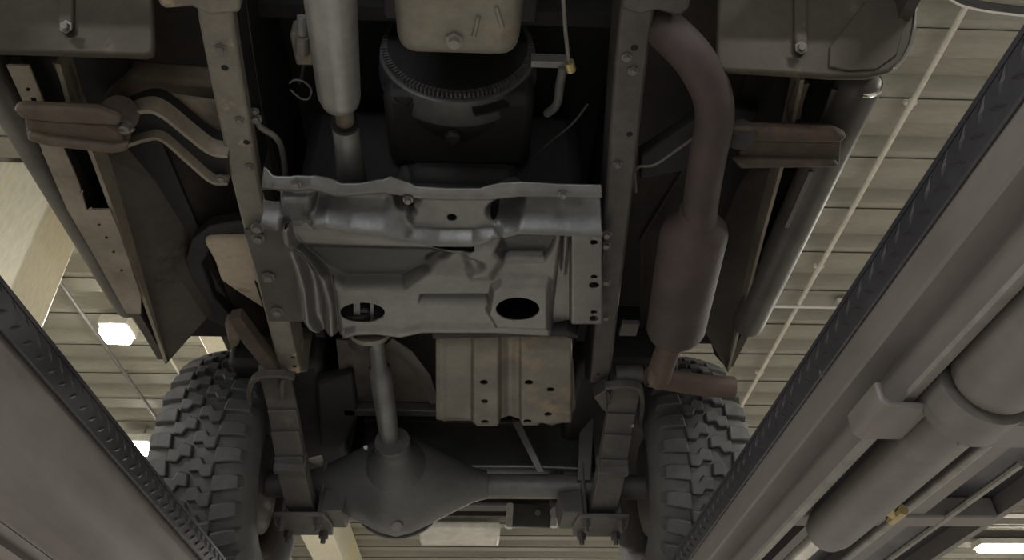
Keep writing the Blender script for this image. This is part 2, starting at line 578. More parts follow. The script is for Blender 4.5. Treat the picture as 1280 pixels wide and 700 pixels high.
# hydraulic cylinder: thick barrel near the camera, clamp, sleeve, rod
cyl = MB().lathe((.515, -1.0, Z(.388)), (0, 1, 0), [(0, .046), (1.60, .046), (1.665, .045), (1.685, .040), (1.69, .030)], 32).build('hydraulic_cylinder', M_cyl, t, smooth=40)
MB().lathe((.515, .66, Z(.388)), (0, 1, 0), [(0, .034), (.44, .034), (.46, .0335), (.482, .030), (.488, .022)], 32).build('sleeve', M_cyl, cyl, smooth=40)
MB().tube([(.512, 1.1, Z(.388)), (.512, 2.6, Z(.388))], .0125, 16).build('rod', M_rod, cyl, smooth=40)
MB().prism([(.50, .700, Z(.345)), (.62, .700, Z(.345)), (.64, .700, Z(.352)), (.64, .700, Z(.362)), (.55, .700, Z(.362)), (.50, .700, Z(.352))], (0, .055, 0)).build('clamp_plate', M_cyl, cyl, bevel=.003)
MB().lathe((.515, .693, Z(.388)), (0, 1, 0), [(0, .047), (.05, .047), (.06, .038)], 32).build('clamp_ring', M_cyl, cyl, smooth=40)
MB().tube([(.605, .725, Z(.362)), (.605, .725, Z(.372))], .007, 8).build('bolt', M_bolt, cyl)
p = Vector((.552, 1.03, Z(.385)))
MB().tube([p, p + Vector((.018, 0, -.012))], .010, 6).tube([p + Vector((.014, -.02, -.012)), p + Vector((.014, .02, -.012))], .007, 8).build('hose_fitting', M_fitting, cyl, smooth=30)
MB().tube([(.705, RY0, Z(.462)), (.705, RY1, Z(.462))], .0075, 10).build('sync_cable', M_lip, t, smooth=40)
MB().tube([(.835, RY0, Z(.488)), (.835, .99, Z(.488))], .006, 8).build('cable_guide', M_lip, t, smooth=40)
MB().tube([(.835, 1.12, Z(.488)), (.835, RY1, Z(.488))], .006, 8).build('cable_guide', M_lip, t, smooth=40)
MB().box((.60, RY0, Z(.49)), (.63, RY1, Z(.524))).build('stiffener', M_runway, t)
MB().box((.76, RY0, Z(.49)), (.79, RY1, Z(.524))).build('stiffener', M_runway, t)

# left runway
XL = -0.528
t = root('lift_runway', (XL - .25, 1.25, Z(.33)), 'plain sided dark steel lift runway below the square lamps, carrying the wheel beside them', 'vehicle lift', 'lift runways')
MB().box((XL - .52, RY0, Z(DECK) - .006), (XL, RY1, Z(DECK))).build('deck', M_tread, t)
MB().box((XL - .006, RY0, Z(.484)), (XL, RY1, Z(DECK) - .006)).build('tread_flange', M_tread, t, bevel=.002)
o = treads(MB(), XL, 1, Z(.484), Z(DECK)).build('tread_lozenge', M_tread, t)
o['kind'] = 'stuff'
MB().prism([(XL - .009, RY0, Z(.524)), (XL - .009, RY0, Z(.444)), (XL - .012, RY0, Z(.438)), (XL - .014, RY0, Z(.352)), (XL - .030, RY0, Z(.334)), (XL - .036, RY0, Z(.334)), (XL - .03, RY0, Z(.524))], (0, RY1 - RY0, 0)).build('side_plate', M_runway, t, bevel=.003)
MB().box((XL - .50, RY0, Z(.334)), (XL - .036, RY1, Z(.340))).build('bottom_plate', M_runway, t)
MB().box((XL - .515, RY0, Z(.334)), (XL - .50, RY1, Z(DECK) - .006)).build('outer_side_plate', M_runway, t)
MB().box((XL - .075, RY0, Z(.326)), (XL - .060, RY1, Z(.334))).build('bottom_lip', M_runway, t)

# ------------------------------------------------------------------ the vehicle
XC = -0.075
V = root('off_road_vehicle', (XC, 1.2, Z(.53)), 'dark underside of an off-road vehicle on knobbly tires, raised on the lift', 'vehicle')
bolt_mb = MB().lathe((0, 0, 0), (0, 0, -1), [(0, .013), (.003, .013), (.0031, .0085), (.010, .0085), (.011, .007)], 6)
BOLT = None


def bolt(pos, parent, scale=1.0, direction=(0, 0, -1)):
    global BOLT
    if BOLT is None:
        BOLT = bpy.data.meshes.new('bolt')
        BOLT.from_pydata(bolt_mb.v, [], bolt_mb.f)
        BOLT.materials.append(M_bolt)
    o = bpy.data.objects.new('bolt', BOLT)
    col.objects.link(o)
    o.location = Vector(pos)
    o.scale = (scale,) * 3
    o.rotation_euler = Vector(direction).to_track_quat('-Z', 'Y').to_euler()
    adopt(o, parent)
    return o


def rect(w, t, cx=0, cy_=0):
    return [(cx - w / 2, cy_), (cx + w / 2, cy_), (cx + w / 2, cy_ + t), (cx - w / 2, cy_ + t)]


def pxpoly(pts, h):
    return [W(x, y, h) for x, y in pts]


def sheet(name, m, pts, h, thick, parent=None, holes=(), bevel=0.0):
    """horizontal sheet whose lower face lies at height h"""
    out = [(p.x, p.y) for p in pxpoly(pts, h)]
    hs = [[(p.x, p.y) for p in pxpoly(q, h)] for q in holes]
    return plate2d(name, m, out, hs, thick, Matrix.Translation((0, 0, Z(h) + thick / 2)), parent, bevel)


def ell(cx, cy_, rx, ry, n=20):
    return [(cx + rx * math.cos(2 * math.pi * k / n), cy_ + ry * math.sin(2 * math.pi * k / n)) for k in range(n)]


# ---- body: floor, firewall, engine bay lid, tub sides
def xs(a, b):
    return (XC + a, XC + b)


MB().box((XC - .70, .62, Z(1.30)), (XC - .36, 1.90, Z(1.33))).build('floor_panel', M_under, V)
MB().box((XC + .36, .62, Z(1.30)), (XC + .70, 1.90, Z(1.33))).build('floor_panel', M_under, V)
MB().box((XC - .36, .95, Z(1.42)), (XC + .36, 1.90, Z(1.45))).build('tunnel_panel', M_black, V)
MB().box((XC - .74, 1.88, Z(1.36)), (XC + .74, 3.15, Z(1.48))).build('cargo_floor', M_under, V)
MB().box((XC - .74, -.5, Z(1.62)), (XC + .74, .70, Z(1.66))).build('bonnet_panel', M_black, V)
MB().box((XC - .74, .62, Z(1.30)), (XC + .74, .65, Z(1.64))).build('firewall', M_black, V)
MB().box((XC - .36, .92, Z(1.30)), (XC + .36, .95, Z(1.46))).build('tunnel_front_panel', M_black, V)
for s in (-1, 1):
    MB().box((XC + s * .36 - .012, .62, Z(1.18)), (XC + s * .36 + .012, 1.90, Z(1.44))).build('tunnel_side_panel', M_black, V)
    # tub side with the sloped front edge of the rear wheel opening
    x = XC + s * .745
    MB().prism([(x, .6, Z(1.10)), (x, 1.86, Z(1.08)), (x, 1.93, Z(1.16)), (x, 1.98, Z(1.42)), (x, 2.2, Z(1.55)), (x, 2.75, Z(1.5)), (x, 2.85, Z(1.12)), (x, 3.15, Z(1.12)), (x, 3.15, Z(1.75)), (x, .6, Z(1.75))], (s * .02, 0, 0)).build('body_side', M_under, V)
    MB().box((XC + s * .5 - .26, -.5, Z(1.40)), (XC + s * .5 + .26, .62, Z(1.42))).build('fender_panel', M_black, V)
MB().box((XC - .745, 3.13, Z(1.12)), (XC + .745, 3.15, Z(1.7))).build('tail_panel', M_under, V)

# wheelhouse front walls, the dark sheets that end in a point behind each sill
MB().prism([W(118, 190, 1.12), W(207, 456, 1.075), W(258, 398, 1.12), W(345, 440, 1.25), W(345, 300, 1.28), W(250, 170, 1.28)], (0, 0, .008)).build('wheelhouse_panel', M_under, V)
MB().prism([W(972, 210, 1.12), W(910, 466, 1.075), W(880, 412, 1.12), W(800, 450, 1.25), W(800, 300, 1.28), W(880, 170, 1.28)][::-1], (0, 0, .008)).build('wheelhouse_panel', M_under, V)
# arch opening, its darkness drawn as a black sheet, and cream canister showing in it
arch = [W(x, y, 1.135) for x, y in ((232, 325), (240, 300), (262, 283), (295, 277), (330, 277))] + [W(x, y, 1.135) for x, y in ((335, 300), (300, 296), (268, 305), (252, 330), (268, 372), (305, 410), (290, 418), (250, 385))]
MB().prism(arch, (0, 0, .03)).build('arch_opening', M_black, V, bevel=.004)
can = [(253, 303), (262, 300), (335, 298), (340, 390), (326, 386), (292, 364), (275, 352), (268, 330)]
c = MB().prism([W(x, y, 1.12) for x, y in can], (0, 0, .06)).build('filler_canister', M_canister, V, bevel=.014, segs=3)
MB().prism([W(x, y, 1.115) for x, y in ((318, 352), (330, 366), (337, 388), (329, 384))], (0, 0, .012)).build('clip', M_hole, c)

# ---- frame rails
SEC = [(-.0265, 0), (.0265, 0), (.0265, .10), (-.0265, .10)]


def rail(pxs, m, tail):
    path = [W(x, y, 1.05) for x, y in pxs]
    path += [path[-1] + Vector(d) for d in tail]
    return MB().sweep(path, SEC).build('frame_rail', m, V, bevel=.006)


rl = rail([(262, -60), (270, 30), (284, 110), (306, 225), (335, 350), (362, 466)], M_railrust, [(0, .08, .05), (-.02, .22, .20), (-.02, .5, .24), (-.02, 1.1, .24)])
rr = rail([(806, -60), (795, 30), (786, 110), (776, 225), (763, 350), (750, 478)], M_rail, [(0, .08, .05), (.02, .22, .20), (.02, .5, .24), (.02, 1.1, .24)])
for x, y in ((276, 60), (312, 208), (300, 150)):
    bolt(W(x, y, 1.049), rl, .7)
for x, y in ((783, 71), (791, 88), (772, 205)):
    bolt(W(x, y, 1.049), rr, .7)
for x, y in ((281, 85), (308, 178), (366, 447), (368, 458)):
    MB().lathe(W(x, y, 1.0495), (0, 0, 1), [(0, .006), (.002, .006)], 10).build('rail_hole', M_hole, rl)
for x, y in ((787, 168), (793, 60), (748, 468)):
    MB().lathe(W(x, y, 1.0495), (0, 0, 1), [(0, .006), (.002, .006)], 10).build('rail_hole', M_hole, rr)
# front hangers of the rails at the top edge
MB().prism([W(x, y, 1.045) for x, y in ((190, -40), (198, 6), (206, 12), (240, 9), (262, 20), (300, 16), (300, -40))], (0, 0, .05)).build('front_bracket', M_railrust, V, bevel=.006)
MB().prism([W(x, y, 1.04) for x, y in ((776, -30), (776, 12), (800, 20), (820, 14), (850, 22), (862, 12), (866, -30))], (0, 0, .06)).build('front_bracket', M_rail, V, bevel=.006)
# thin flange inside the left rail
MB().sweep([W(x, y, 1.075) for x, y in ((292, 0), (300, 60), (326, 215))], [(-.003, 0), (.003, 0), (.003, .06), (-.003, .06)]).build('rail_flange', M_black, V)

# ---- outriggers and body mounts
def outrigger(saddle, top, low, h, m):
    """two lipped channel seen from below: saddle strip, hollow web, lower lip"""
    o = MB().prism([W(x, y, h) for x, y in saddle], (0, 0, .02)).build('body_mount', m, V, bevel=.006)
    MB().prism([W(x, y, h + .012) for x, y in top], (0, 0, .05)).build('channel_web', M_rusty if m is not M_rustdk else M_rustdk, o, bevel=.004)
    MB().prism([W(x, y, h) for x, y in low], (0, 0, .016)).build('lower_lip', m, o, bevel=.005)
    return o


outrigger([(15, 137), (24, 134), (120, 138), (150, 150), (148, 158), (80, 155), (28, 150)],
          [(30, 150), (140, 157), (160, 182), (150, 190), (34, 176)],
          [(32, 168), (60, 174), (140, 184), (160, 180), (158, 190), (140, 193), (60, 184), (36, 177)], 1.0, M_rusty)
outrigger([(915, 160), (930, 160), (1045, 165), (1060, 172), (1050, 180), (935, 178), (912, 170)],
          [(932, 176), (1052, 178), (1050, 208), (926, 206), (920, 200)],
          [(915, 200), (1045, 203), (1050, 210), (925, 212)], 1.0, M_rustdk)
# curved arm from the left mount to the rail, two bright edged flanges around a dark web
arm_u = [(168, 140), (190, 139), (205, 144), (262, 188), (282, 193), (284, 186), (275, 176), (262, 182), (212, 140), (195, 132), (170, 132)]
u = spline([W(x, y, 1.03) for x, y in ((150, 150), (180, 140), (202, 146), (235, 172), (262, 192), (284, 196))], 5)
l = spline([W(x, y, 1.03) for x, y in ((150, 186), (180, 176), (202, 176), (235, 204), (264, 228), (284, 230))], 5)
arm = MB().prism([p + Vector((0, 0, .02)) for p in u + l[::-1]], (0, 0, .04)).build('outrigger_arm', M_black, V)
MB().sweep(u, [(-.0035, 0), (.0035, 0), (.0035, .035), (-.0035, .035)]).build('flange', M_beige, arm)
MB().sweep(l, [(-.0035, 0), (.0035, 0), (.0035, .035), (-.0035, .035)]).build('flange', M_beige, arm)
MB().prism([W(x, y, 1.10) for x, y in ((190, 138), (205, 120), (275, 130), (287, 190), (262, 186), (215, 148))], (0, 0, .01)).build('arm_gusset', M_beige, V)
bolt(W(277, 222, 1.035), arm, .8)
MB().prism([W(x, y, 1.14) for x, y in ((125, 128), (160, 96), (268, 105), (280, 128), (270, 150), (200, 140), (150, 150))], (0, 0, .05)).build('body_crossmember', M_rusty, V, bevel=.01)
MB().tube([W(150, 142, 1.02), W(150, 142, 1.12)], .030, 18).build('mount_cushion', M_rustdk, V, smooth=40)
bolt(W(157, 157, 1.015), arm, 1.2)
MB().prism([W(x, y, 1.14) for x, y in ((905, 160), (940, 152), (950, 140), (900, 130), (800, 195), (800, 225), (905, 205))], (0, 0, .03)).build('outrigger_arm', M_black, V, bevel=.005)
MB().tube([W(925, 168, 1.0), W(925, 168, 1.1)], .026, 18).build('mount_cushion', M_black, V, smooth=40)

# ---- sills and rocker tubes
def side_path(pts, h):
    return [W(x, y, h) for x, y in pts]


tl = [W(-128, -113, 1.115), W(164, 386, 1.115)]
rkL = MB()
axL = (tl[1] - tl[0])
LT = axL.length
rkL.lathe(tl[0], axL, [(0, .034), (LT - .02, .034), (LT - .006, .031), (LT, .023), (LT + .003, .010)], 24)
rkL.build('rocker_tube', M_rocker, V, smooth=40)
tr = [W(1083, 104, 1.085), W(939, 408, 1.085)]
axR = tr[1] - tr[0]
LT = axR.length
off = Vector((-.012, 0, 0))
rk = MB().lathe(tr[0] + off, axR, [(-.02, .012), (-.016, .026), (-.008, .034), (.01, .039), (LT - .02, .039), (LT - .006, .036), (LT, .027), (LT + .003, .012)], 24).build('rocker_tube', M_rocker, V, smooth=40)
d = axR.normalized()
_s = d.cross(Vector((0, 0, 1))).normalized()
_u = _s.cross(d)
MB().tube([tr[0] + off - d * .004 + (_s * math.cos(a_) + _u * math.sin(a_)) * .037 for a_ in [rad(q) for q in range(-100, 60, 12)]], .004, 8).build('end_glint', M_chrome, rk, smooth=40)  # chrome arc shaped as a small glint on the tube's rim

for s in (-1, 1):
    MB().box((XC + s * .66 - .10, .6, Z(1.165)), (XC + s * .66 + .10, 1.88, Z(1.175))).build('sill_light_block', M_black, V)  # black panel added to stop ceiling light leaking through the sill holes
# left sill strip with its row of holes
hl = 1.07
strip = [(8, 82), (36, 82), (62, 145), (98, 228), (108, 262), (137, 262), (150, 292), (176, 370), (176, 392), (158, 392), (118, 320), (84, 262), (55, 195), (30, 130)]
holesL = [ell(35, 112, 3.2, 2.6, 10), [(38, 122), (45, 122), (47, 131), (41, 131)]] + [ell(x, y, 2.2, 1.6, 8) for x, y in ((124, 281), (133, 297), (142, 315), (152, 338), (113, 262), (102, 240))]
sh = sheet('sill_strip', M_beige, strip, hl, .004, V, holesL)
MB().sweep([W(x, y, 1.075) for x, y in ((72, 80), (88, 135), (115, 195), (150, 290), (178, 370), (207, 452))], [(-.004, 0), (.004, 0), (.004, .05), (-.004, .05)]).build('sill_flange', M_beige, V)
MB().sweep([W(x, y, 1.10) for x, y in ((74, 78), (84, 100), (92, 135))], [(-.012, 0), (.012, 0), (.012, .01), (-.012, .01)]).build('floor_strip', M_rusty, V)
MB().sweep([W(x, y, 1.09) for x, y in ((60, 190), (100, 268))], [(-.014, 0), (.014, 0), (.014, .008), (-.014, .008)]).build('sill_stiffener', M_beige, V)
# right sill
holesR = [ell(1043, 156, 4.5, 3.5, 12), ell(1050, 145, 3, 2.5, 10)]
sheet('sill_strip', M_rocker, [(1040, 112), (1080, 112), (1050, 180), (1000, 300), (945, 405), (930, 405), (965, 320), (1010, 200)], 1.075, .004, V, holesR)
MB().sweep([W(x, y, 1.075) for x, y in ((1003, 100), (990, 160), (976, 215), (955, 290), (932, 380), (911, 462))], [(-.0035, 0), (.0035, 0), (.0035, .05), (-.0035, .05)]).build('sill_flange', M_beige, V)
MB().sweep([W(x, y, 1.09) for x, y in ((1003, 105), (995, 130), (992, 150))], [(-.012, 0), (.012, 0), (.012, .01), (-.012, .01)]).build('floor_strip', M_rusty, V)
MB().sweep([W(x, y, 1.055) for x, y in ((1022, 215), (990, 285))], [(-.016, 0), (.016, 0), (.016, .006), (-.016, .006)]).build('sill_stiffener', M_shaft2, V)

# ---- splash aprons behind the front wheels
def apron(outline, rib, m, flip):
    """sheet falling steeply to its lower edge; pixel outline mapped on the plane y = 0.8 + slope"""
    def on(x, y, lift=0.0):
        dd = FWD + RT * ((x - 640) / FPX) - UP * ((y - 350) / FPX)
        # plane through (y .80, h 1.0) leaning towards the front as it rises
        n = Vector((0, 1, .30)).normalized()
        c0 = Vector((0, .80, 1.0)).dot(n) - lift
        q = dd * (c0 / dd.dot(n))
        return Vector((q.x, q.y, CAMZ + q.z))
    n = Vector((0, 1, .30)).normalized()
    a = MB().prism([on(x, y) for x, y in outline], n * .014).build('splash_apron', m, V, bevel=.005, segs=3)
    r = MB().prism([on(x, y, .0) for x, y in rib], -n * .008).build('pressed_rib', m, a, bevel=.005, segs=3)
    return a, on


aL, onL = apron([(-60, -120), (-60, 62), (-10, 63), (60, 65), (150, 68), (180, 69), (190, 66), (192, 56), (190, 0), (186, -120)], [(74, -120), (75, 36), (79, 42), (90, 42), (94, 36), (95, -120)], M_apron, 0)
bolt(onL(83, 34, .012), aL, .8, FWD * -1)
aR, onR = apron([(900, -120), (896, 70), (898, 82), (906, 87), (980, 91), (1040, 95), (1085, 95), (1112, 89), (1128, 76), (1139, 55), (1144, 30), (1146, 0), (1148, -120)], [(990, -120), (991, 62), (995, 69), (1004, 69), (1008, 62), (1009, -120)], M_apron, 1)
bolt(onR(1001, 60, .012), aR, .8, FWD * -1)
edge = [onR(x, y, .002) for x, y in ((1148, -80), (1145.5, 10), (1144, 30), (1139, 55), (1129, 75), (1118, 86))]
MB().tube(edge, .0035, 8).build('bright_edge', M_chrome, aR, smooth=40)  # chrome tube put along the edge for a lamp's bright reflection
patch = [onR(x, y, .0) for x, y in ((1036, 60), (1080, 4), (1120, 4), (1130, 30), (1120, 70), (1095, 88), (1060, 90), (1035, 85))]
MB().prism(patch, Vector((0, -1, -.30)).normalized() * .004).build('corner_patch', M_apron, aR, bevel=.003)

# ---- transfer case crossmember (upper, stamped) as a relief grid
def relief(name, m, x0, x1, step, top, bot, ny, h0, dz, ells, polys, parent):
    """stamped sheet: a fine grid with pressed relief; hole edges are snapped to their outlines"""
    nx = int((x1 - x0) / step) + 1
    P, inside = [], []
    for i in range(nx):
        x = x0 + (x1 - x0) * i / (nx - 1)
        a, b = interp(top, x), interp(bot, x)
        for j in range(ny):
            y = a + (b - a) * j / (ny - 1)
            h = None
            for q in ells:
                if inell(x, y, *q):
                    h = q
            for q in polys:
                if inpoly(x, y, q):
                    h = q
            P.append([x, y, (y - a) / max(1e-6, b - a)])
            inside.append(h)
    src = [tuple(p) for p in P]
    for i in range(nx):
        for j in range(ny):
            k = i * ny + j
            q = inside[k]
            if q is None:
                continue
            near = any(0 <= i + di < nx and 0 <= j + dj < ny and inside[(i + di) * ny + j + dj] is None for di in (-1, 0, 1) for dj in (-1, 0, 1))
            if not near:
                continue
            x, y, t_ = src[k]
            if isinstance(q[0], tuple):
                best, bp = 1e9, (x, y)
                n = len(q)
                for e in range(n):
                    (ax_, ay), (bx, by) = q[e], q[(e + 1) % n]
                    dx, dy = bx - ax_, by - ay
                    tt = max(0, min(1, ((x - ax_) * dx + (y - ay) * dy) / (dx * dx + dy * dy)))
                    dd = math.hypot(x - ax_ - dx * tt, y - ay - dy * tt)
                    if dd < best:
                        best, bp = dd, (ax_ + dx * tt, ay + dy * tt)
                P[k][0], P[k][1] = bp
            else:
                cx, cy_, rx, ry = q
                r_ = math.hypot((x - cx) / rx, (y - cy_) / ry)
                if r_ > 1e-6:
                    P[k][0], P[k][1] = cx + (x - cx) / r_, cy_ + (y - cy_) / r_
    vs, fs = [], []
    for x, y, t_ in P:
        p = W(x, y, h0)
        vs.append((p.x, p.y, p.z + dz(x, y, t_)))
    for i in range(nx - 1):
        for j in range(ny - 1):
            q = (i * ny + j, (i + 1) * ny + j, (i + 1) * ny + j + 1, i * ny + j + 1)
            if not all(inside[k] is not None for k in q):
                fs.append(q)
    me = bpy.data.meshes.new(name)
    me.from_pydata(vs, [], fs)
    bm = bmesh.new()
    bm.from_mesh(me)
    bmesh.ops.delete(bm, geom=[v for v in bm.verts if not v.link_faces], context='VERTS')
    bm.to_mesh(me)
    bm.free()
    o = link(name, me, m, parent)
    me.polygons.foreach_set('use_smooth', [True] * len(me.polygons))
    s = o.modifiers.new('solid', 'SOLIDIFY')
    s.thickness = .004
    s.offset = 0
    return o


def gauss(t, c_, w):
    return math.exp(-((t - c_) / w) ** 2)


def inell(x, y, cx, cy_, rx, ry):
    return ((x - cx) / rx) ** 2 + ((y - cy_) / ry) ** 2 < 1


def inpoly(x, y, pts):
    c_ = False
    n = len(pts)
    for i in range(n):
        (xa, ya), (xb, yb) = pts[i], pts[(i + 1) % n]
        if (ya > y) != (yb > y) and x < (xb - xa) * (y - ya) / (yb - ya) + xa:
            c_ = not c_
    return c_


def polydist(x, y, pts):
    """signed pixel distance, positive inside"""
    best = 1e9
    n = len(pts)
    for i in range(n):
        ax_, ay = pts[i]
        bx, by = pts[(i + 1) % n]
        dx, dy = bx - ax_, by - ay
        t_ = max(0, min(1, ((x - ax_) * dx + (y - ay) * dy) / (dx * dx + dy * dy)))
        best = min(best, math.hypot(x - ax_ - dx * t_, y - ay - dy * t_))
    return best if inpoly(x, y, pts) else -best


CT = [(328, 217), (340, 221), (362, 222), (392, 221), (410, 225), (425, 230), (450, 229), (470, 226), (488, 224), (505, 229), (520, 233), (560, 235), (600, 235), (625, 231), (650, 229), (700, 231), (752, 232)]
CB = [(328, 284), (345, 286), (370, 283), (400, 285), (430, 289), (470, 290), (505, 292), (530, 300), (548, 303), (590, 302), (612, 296), (640, 288), (670, 285), (700, 288), (752, 292)]
RID1 = [(328, 228), (370, 231), (390, 229), (420, 238), (450, 236), (480, 233), (510, 240), (560, 242), (610, 242), (650, 238), (752, 240)]
RID2 = [(328, 272), (380, 274), (410, 270), (440, 276), (480, 280), (520, 288), (550, 293), (590, 293), (620, 284), (650, 277), (700, 279), (752, 281)]
MID = [(328, 250), (390, 256), (420, 256), (480, 262), (500, 258), (515, 262), (570, 266), (620, 262), (650, 258), (752, 260)]


def cross_dz(x, y, t_):
    r1, r2, mm = interp(RID1, x), interp(RID2, x), interp(MID, x)
    centre = smooth01((x - 505) / 14) * smooth01((630 - x) / 14)
    left = smooth01((396 - x) / 12)
    z = .012
    z -= .022 * gauss(y, r1, 8.5)
    z -= .040 * gauss(y, r2, 6.5)
    z += .026 * gauss(y, mm, 8) * (1 - centre) * (1 - left)
    # centre plate: a flat, slightly sunk face
    f = smooth01((y - 245) / 4) * smooth01((287 - y) / 4) * centre
    z = z * (1 - f) + (-.004) * f
    # left plate
    fl = left * smooth01((y - 241) / 4) * smooth01((281 - y) / 5) * smooth01((x - 350) / 4)
    z = z * (1 - fl) + (-.006 + .0005 * (y - 260)) * fl
    # sunk sockets
    for cx, cy_, rx, ry in ((492, 250, 30, 10), (505, 262, 14, 8), (632, 262, 22, 14)):
        q = ((x - cx) / rx) ** 2 + ((y - cy_) / ry) ** 2
        z += .035 * smooth01((1.5 - q) / 1.1)
    # curled left end
    z += .012 * smooth01((346 - x) / 18) * (gauss(y, 222, 9) + gauss(y, 280, 9))
    return z


CROSS_E = [(565, 269, 6.0, 4.6), (509, 263, 8, 6), (480, 246, 8, 3), (619, 268, 7, 7), (704, 252, 3.2, 2.4)]
CROSS_P = [[(327, 241), (344, 240), (351, 245), (351, 257), (343, 258), (330, 256)], [(727, 252), (753, 250), (753, 262), (735, 262)], [(395, 281), (413, 282), (413, 286), (395, 285)]]
cm = relief('crossmember', M_cross, 328, 752, 2.0, CT, CB, 44, 1.005, cross_dz, CROSS_E, CROSS_P, V)
for x, y in ((370, 229), (383, 277), (510, 249), (704, 242)):
    bolt(W(x, y, .990), cm, .8)
# ---- transfer case skid pan as a relief grid
ST = [(340, 282), (352, 278), (400, 280), (470, 284), (520, 292), (556, 298), (600, 296), (640, 284), (700, 284), (753, 286)]
SB = [(340, 400), (374, 401), (388, 407), (398, 415), (424, 420), (434, 417), (445, 414), (470, 413), (500, 417), (528, 411), (620, 411), (690, 415), (715, 409), (753, 409)]
REC1 = [(362, 303), (540, 308), (575, 318), (560, 330), (530, 345), (505, 361), (430, 362), (400, 345), (378, 325)]
REC2 = [(628, 294), (697, 293), (690, 312), (680, 325), (630, 325), (618, 312)]
BOSS = [(618, 356), (628, 350), (684, 350), (684, 405), (622, 402), (612, 385)]
GROOVE = [(526, 369), (610, 368), (612, 378), (524, 378)]
HUMP = [(588, 302), (622, 296), (630, 320), (612, 345), (590, 345), (580, 322)]


def skid_dz(x, y, t_):
    z = 0.0
    d1 = polydist(x, y, REC1)
    if d1 > -6:
        w = smooth01((d1 + 3) / 7)
        z += smooth01((d1 + 3) / 12) * (.006 + .020 * max(0.0, min(1.0, (y - 303) / 56)))
    d2 = polydist(x, y, REC2)
    if d2 > -6:
        z += smooth01((d2 + 3) / 6) * (.005 + .016 * max(0.0, min(1.0, (y - 294) / 31)))
    d3 = polydist(x, y, BOSS)
    if d3 > -8:
        z -= .016 * smooth01((d3 + 6) / 8)
    d4 = polydist(x, y, GROOVE)
    if d4 > -4:
        z += .013 * smooth01((d4 + 3) / 6)
    d5 = polydist(x, y, HUMP)
    if d5 > -10:
        z -= .010 * smooth01((d5 + 8) / 16)
    # second shallow depression in the middle
    q = ((x - 570) / 36) ** 2 + ((y - 330) / 13) ** 2
    z += .016 * smooth01((1.4 - q) / 1.2)
    # left upright corrugations, running down from the crossmember
    e0 = interp([(285, 352), (310, 357), (330, 366), (360, 374), (400, 378), (420, 392)], y)
    e1 = interp([(285, 358), (310, 372), (330, 388), (350, 402), (380, 410), (420, 412)], y)
    e2 = interp([(285, 362), (310, 380), (335, 405), (350, 414), (380, 420), (420, 424)], y)
    if x < e2 + 8:
        ww = smooth01((e2 + 4 - x) / 6)
        z = z * (1 - ww) + ww * .020
        z -= .030 * gauss(x, e0 + 6, 6.5) * ww + .024 * gauss(x, e1 + 2, 6.5) * ww
        # flange bolted on the rail
        fl = smooth01((e0 - 2 - x) / 5)
        z = z * (1 - fl) + fl * .040
    # right: upright trough, then flange under the right rail
    if x > 676:
        b = interp([(285, 700), (400, 686)], y)
        g = smooth01((x - b) / 5)
        z = z * (1 - g) + g * .024
        z -= .024 * gauss(x, interp([(285, 708), (350, 705), (415, 690)], y), 3.2) * smooth01((360 - y) / 50)
        g2 = smooth01((x - 712) / 4)
        z = z * (1 - g2) + g2 * .010
    z += .012 * smooth01((.12 - t_) / .1)
    # rolled lower edge
    z -= .010 * smooth01((y - (interp(SB, x) - 9)) / 6) * (1 if 430 < x < 690 else 0)
    return z


SLOTS = [(742, 294, 6, 4.0), (743, 307, 5, 3.0), (743, 350, 4.5, 2.4), (743, 360.5, 6.5, 3.8), (743, 394, 4.5, 2.4), (743, 402, 6, 3.4)]
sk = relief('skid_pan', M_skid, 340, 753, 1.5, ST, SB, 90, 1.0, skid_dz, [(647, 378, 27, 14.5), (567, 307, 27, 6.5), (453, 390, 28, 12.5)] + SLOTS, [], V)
MB().prism([W(x, y, 1.012) for x, y in ((442, 374), (450, 374), (450, 405), (442, 405))], (0, 0, .006)).build('mount_strap', M_cross, sk)
MB().prism([W(x, y, 1.012) for x, y in ((463, 374), (467, 374), (467, 405), (463, 405))], (0, 0, .006)).build('mount_strap', M_cross, sk)
me_ = sk.data


def to_px(p):
    r_ = Vector((p.x, p.y, Z(1.0) - CAMZ))
    dd = r_.dot(FWD)
    return 640 + FPX * r_.dot(RT) / dd, 350 - FPX * r_.dot(UP) / dd


at_ = me_.attributes.new('recess_shade', 'FLOAT', 'POINT')
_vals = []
for vt in me_.vertices:              # darker reflections painted into the pressed recesses and groove
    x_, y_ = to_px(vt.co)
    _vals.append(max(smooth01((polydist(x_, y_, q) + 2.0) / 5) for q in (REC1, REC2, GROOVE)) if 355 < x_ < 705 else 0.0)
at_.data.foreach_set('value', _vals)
# flange of the pan lapped over the left rail
fl = sheet('rail_flange', M_rail, [(305, 288), (352, 281), (362, 310), (374, 345), (384, 402), (336, 402), (322, 345)], 1.035, .006, V, (), .003)
for x, y in ((322, 283), (323, 296), (336, 345), (347, 388)):
    bolt(W(x, y, 1.033), fl, 1.15)
for x, y in ((758, 292), (757, 305), (757, 351), (757, 395)):
    bolt(W(x, y, 1.028), rr, .9)
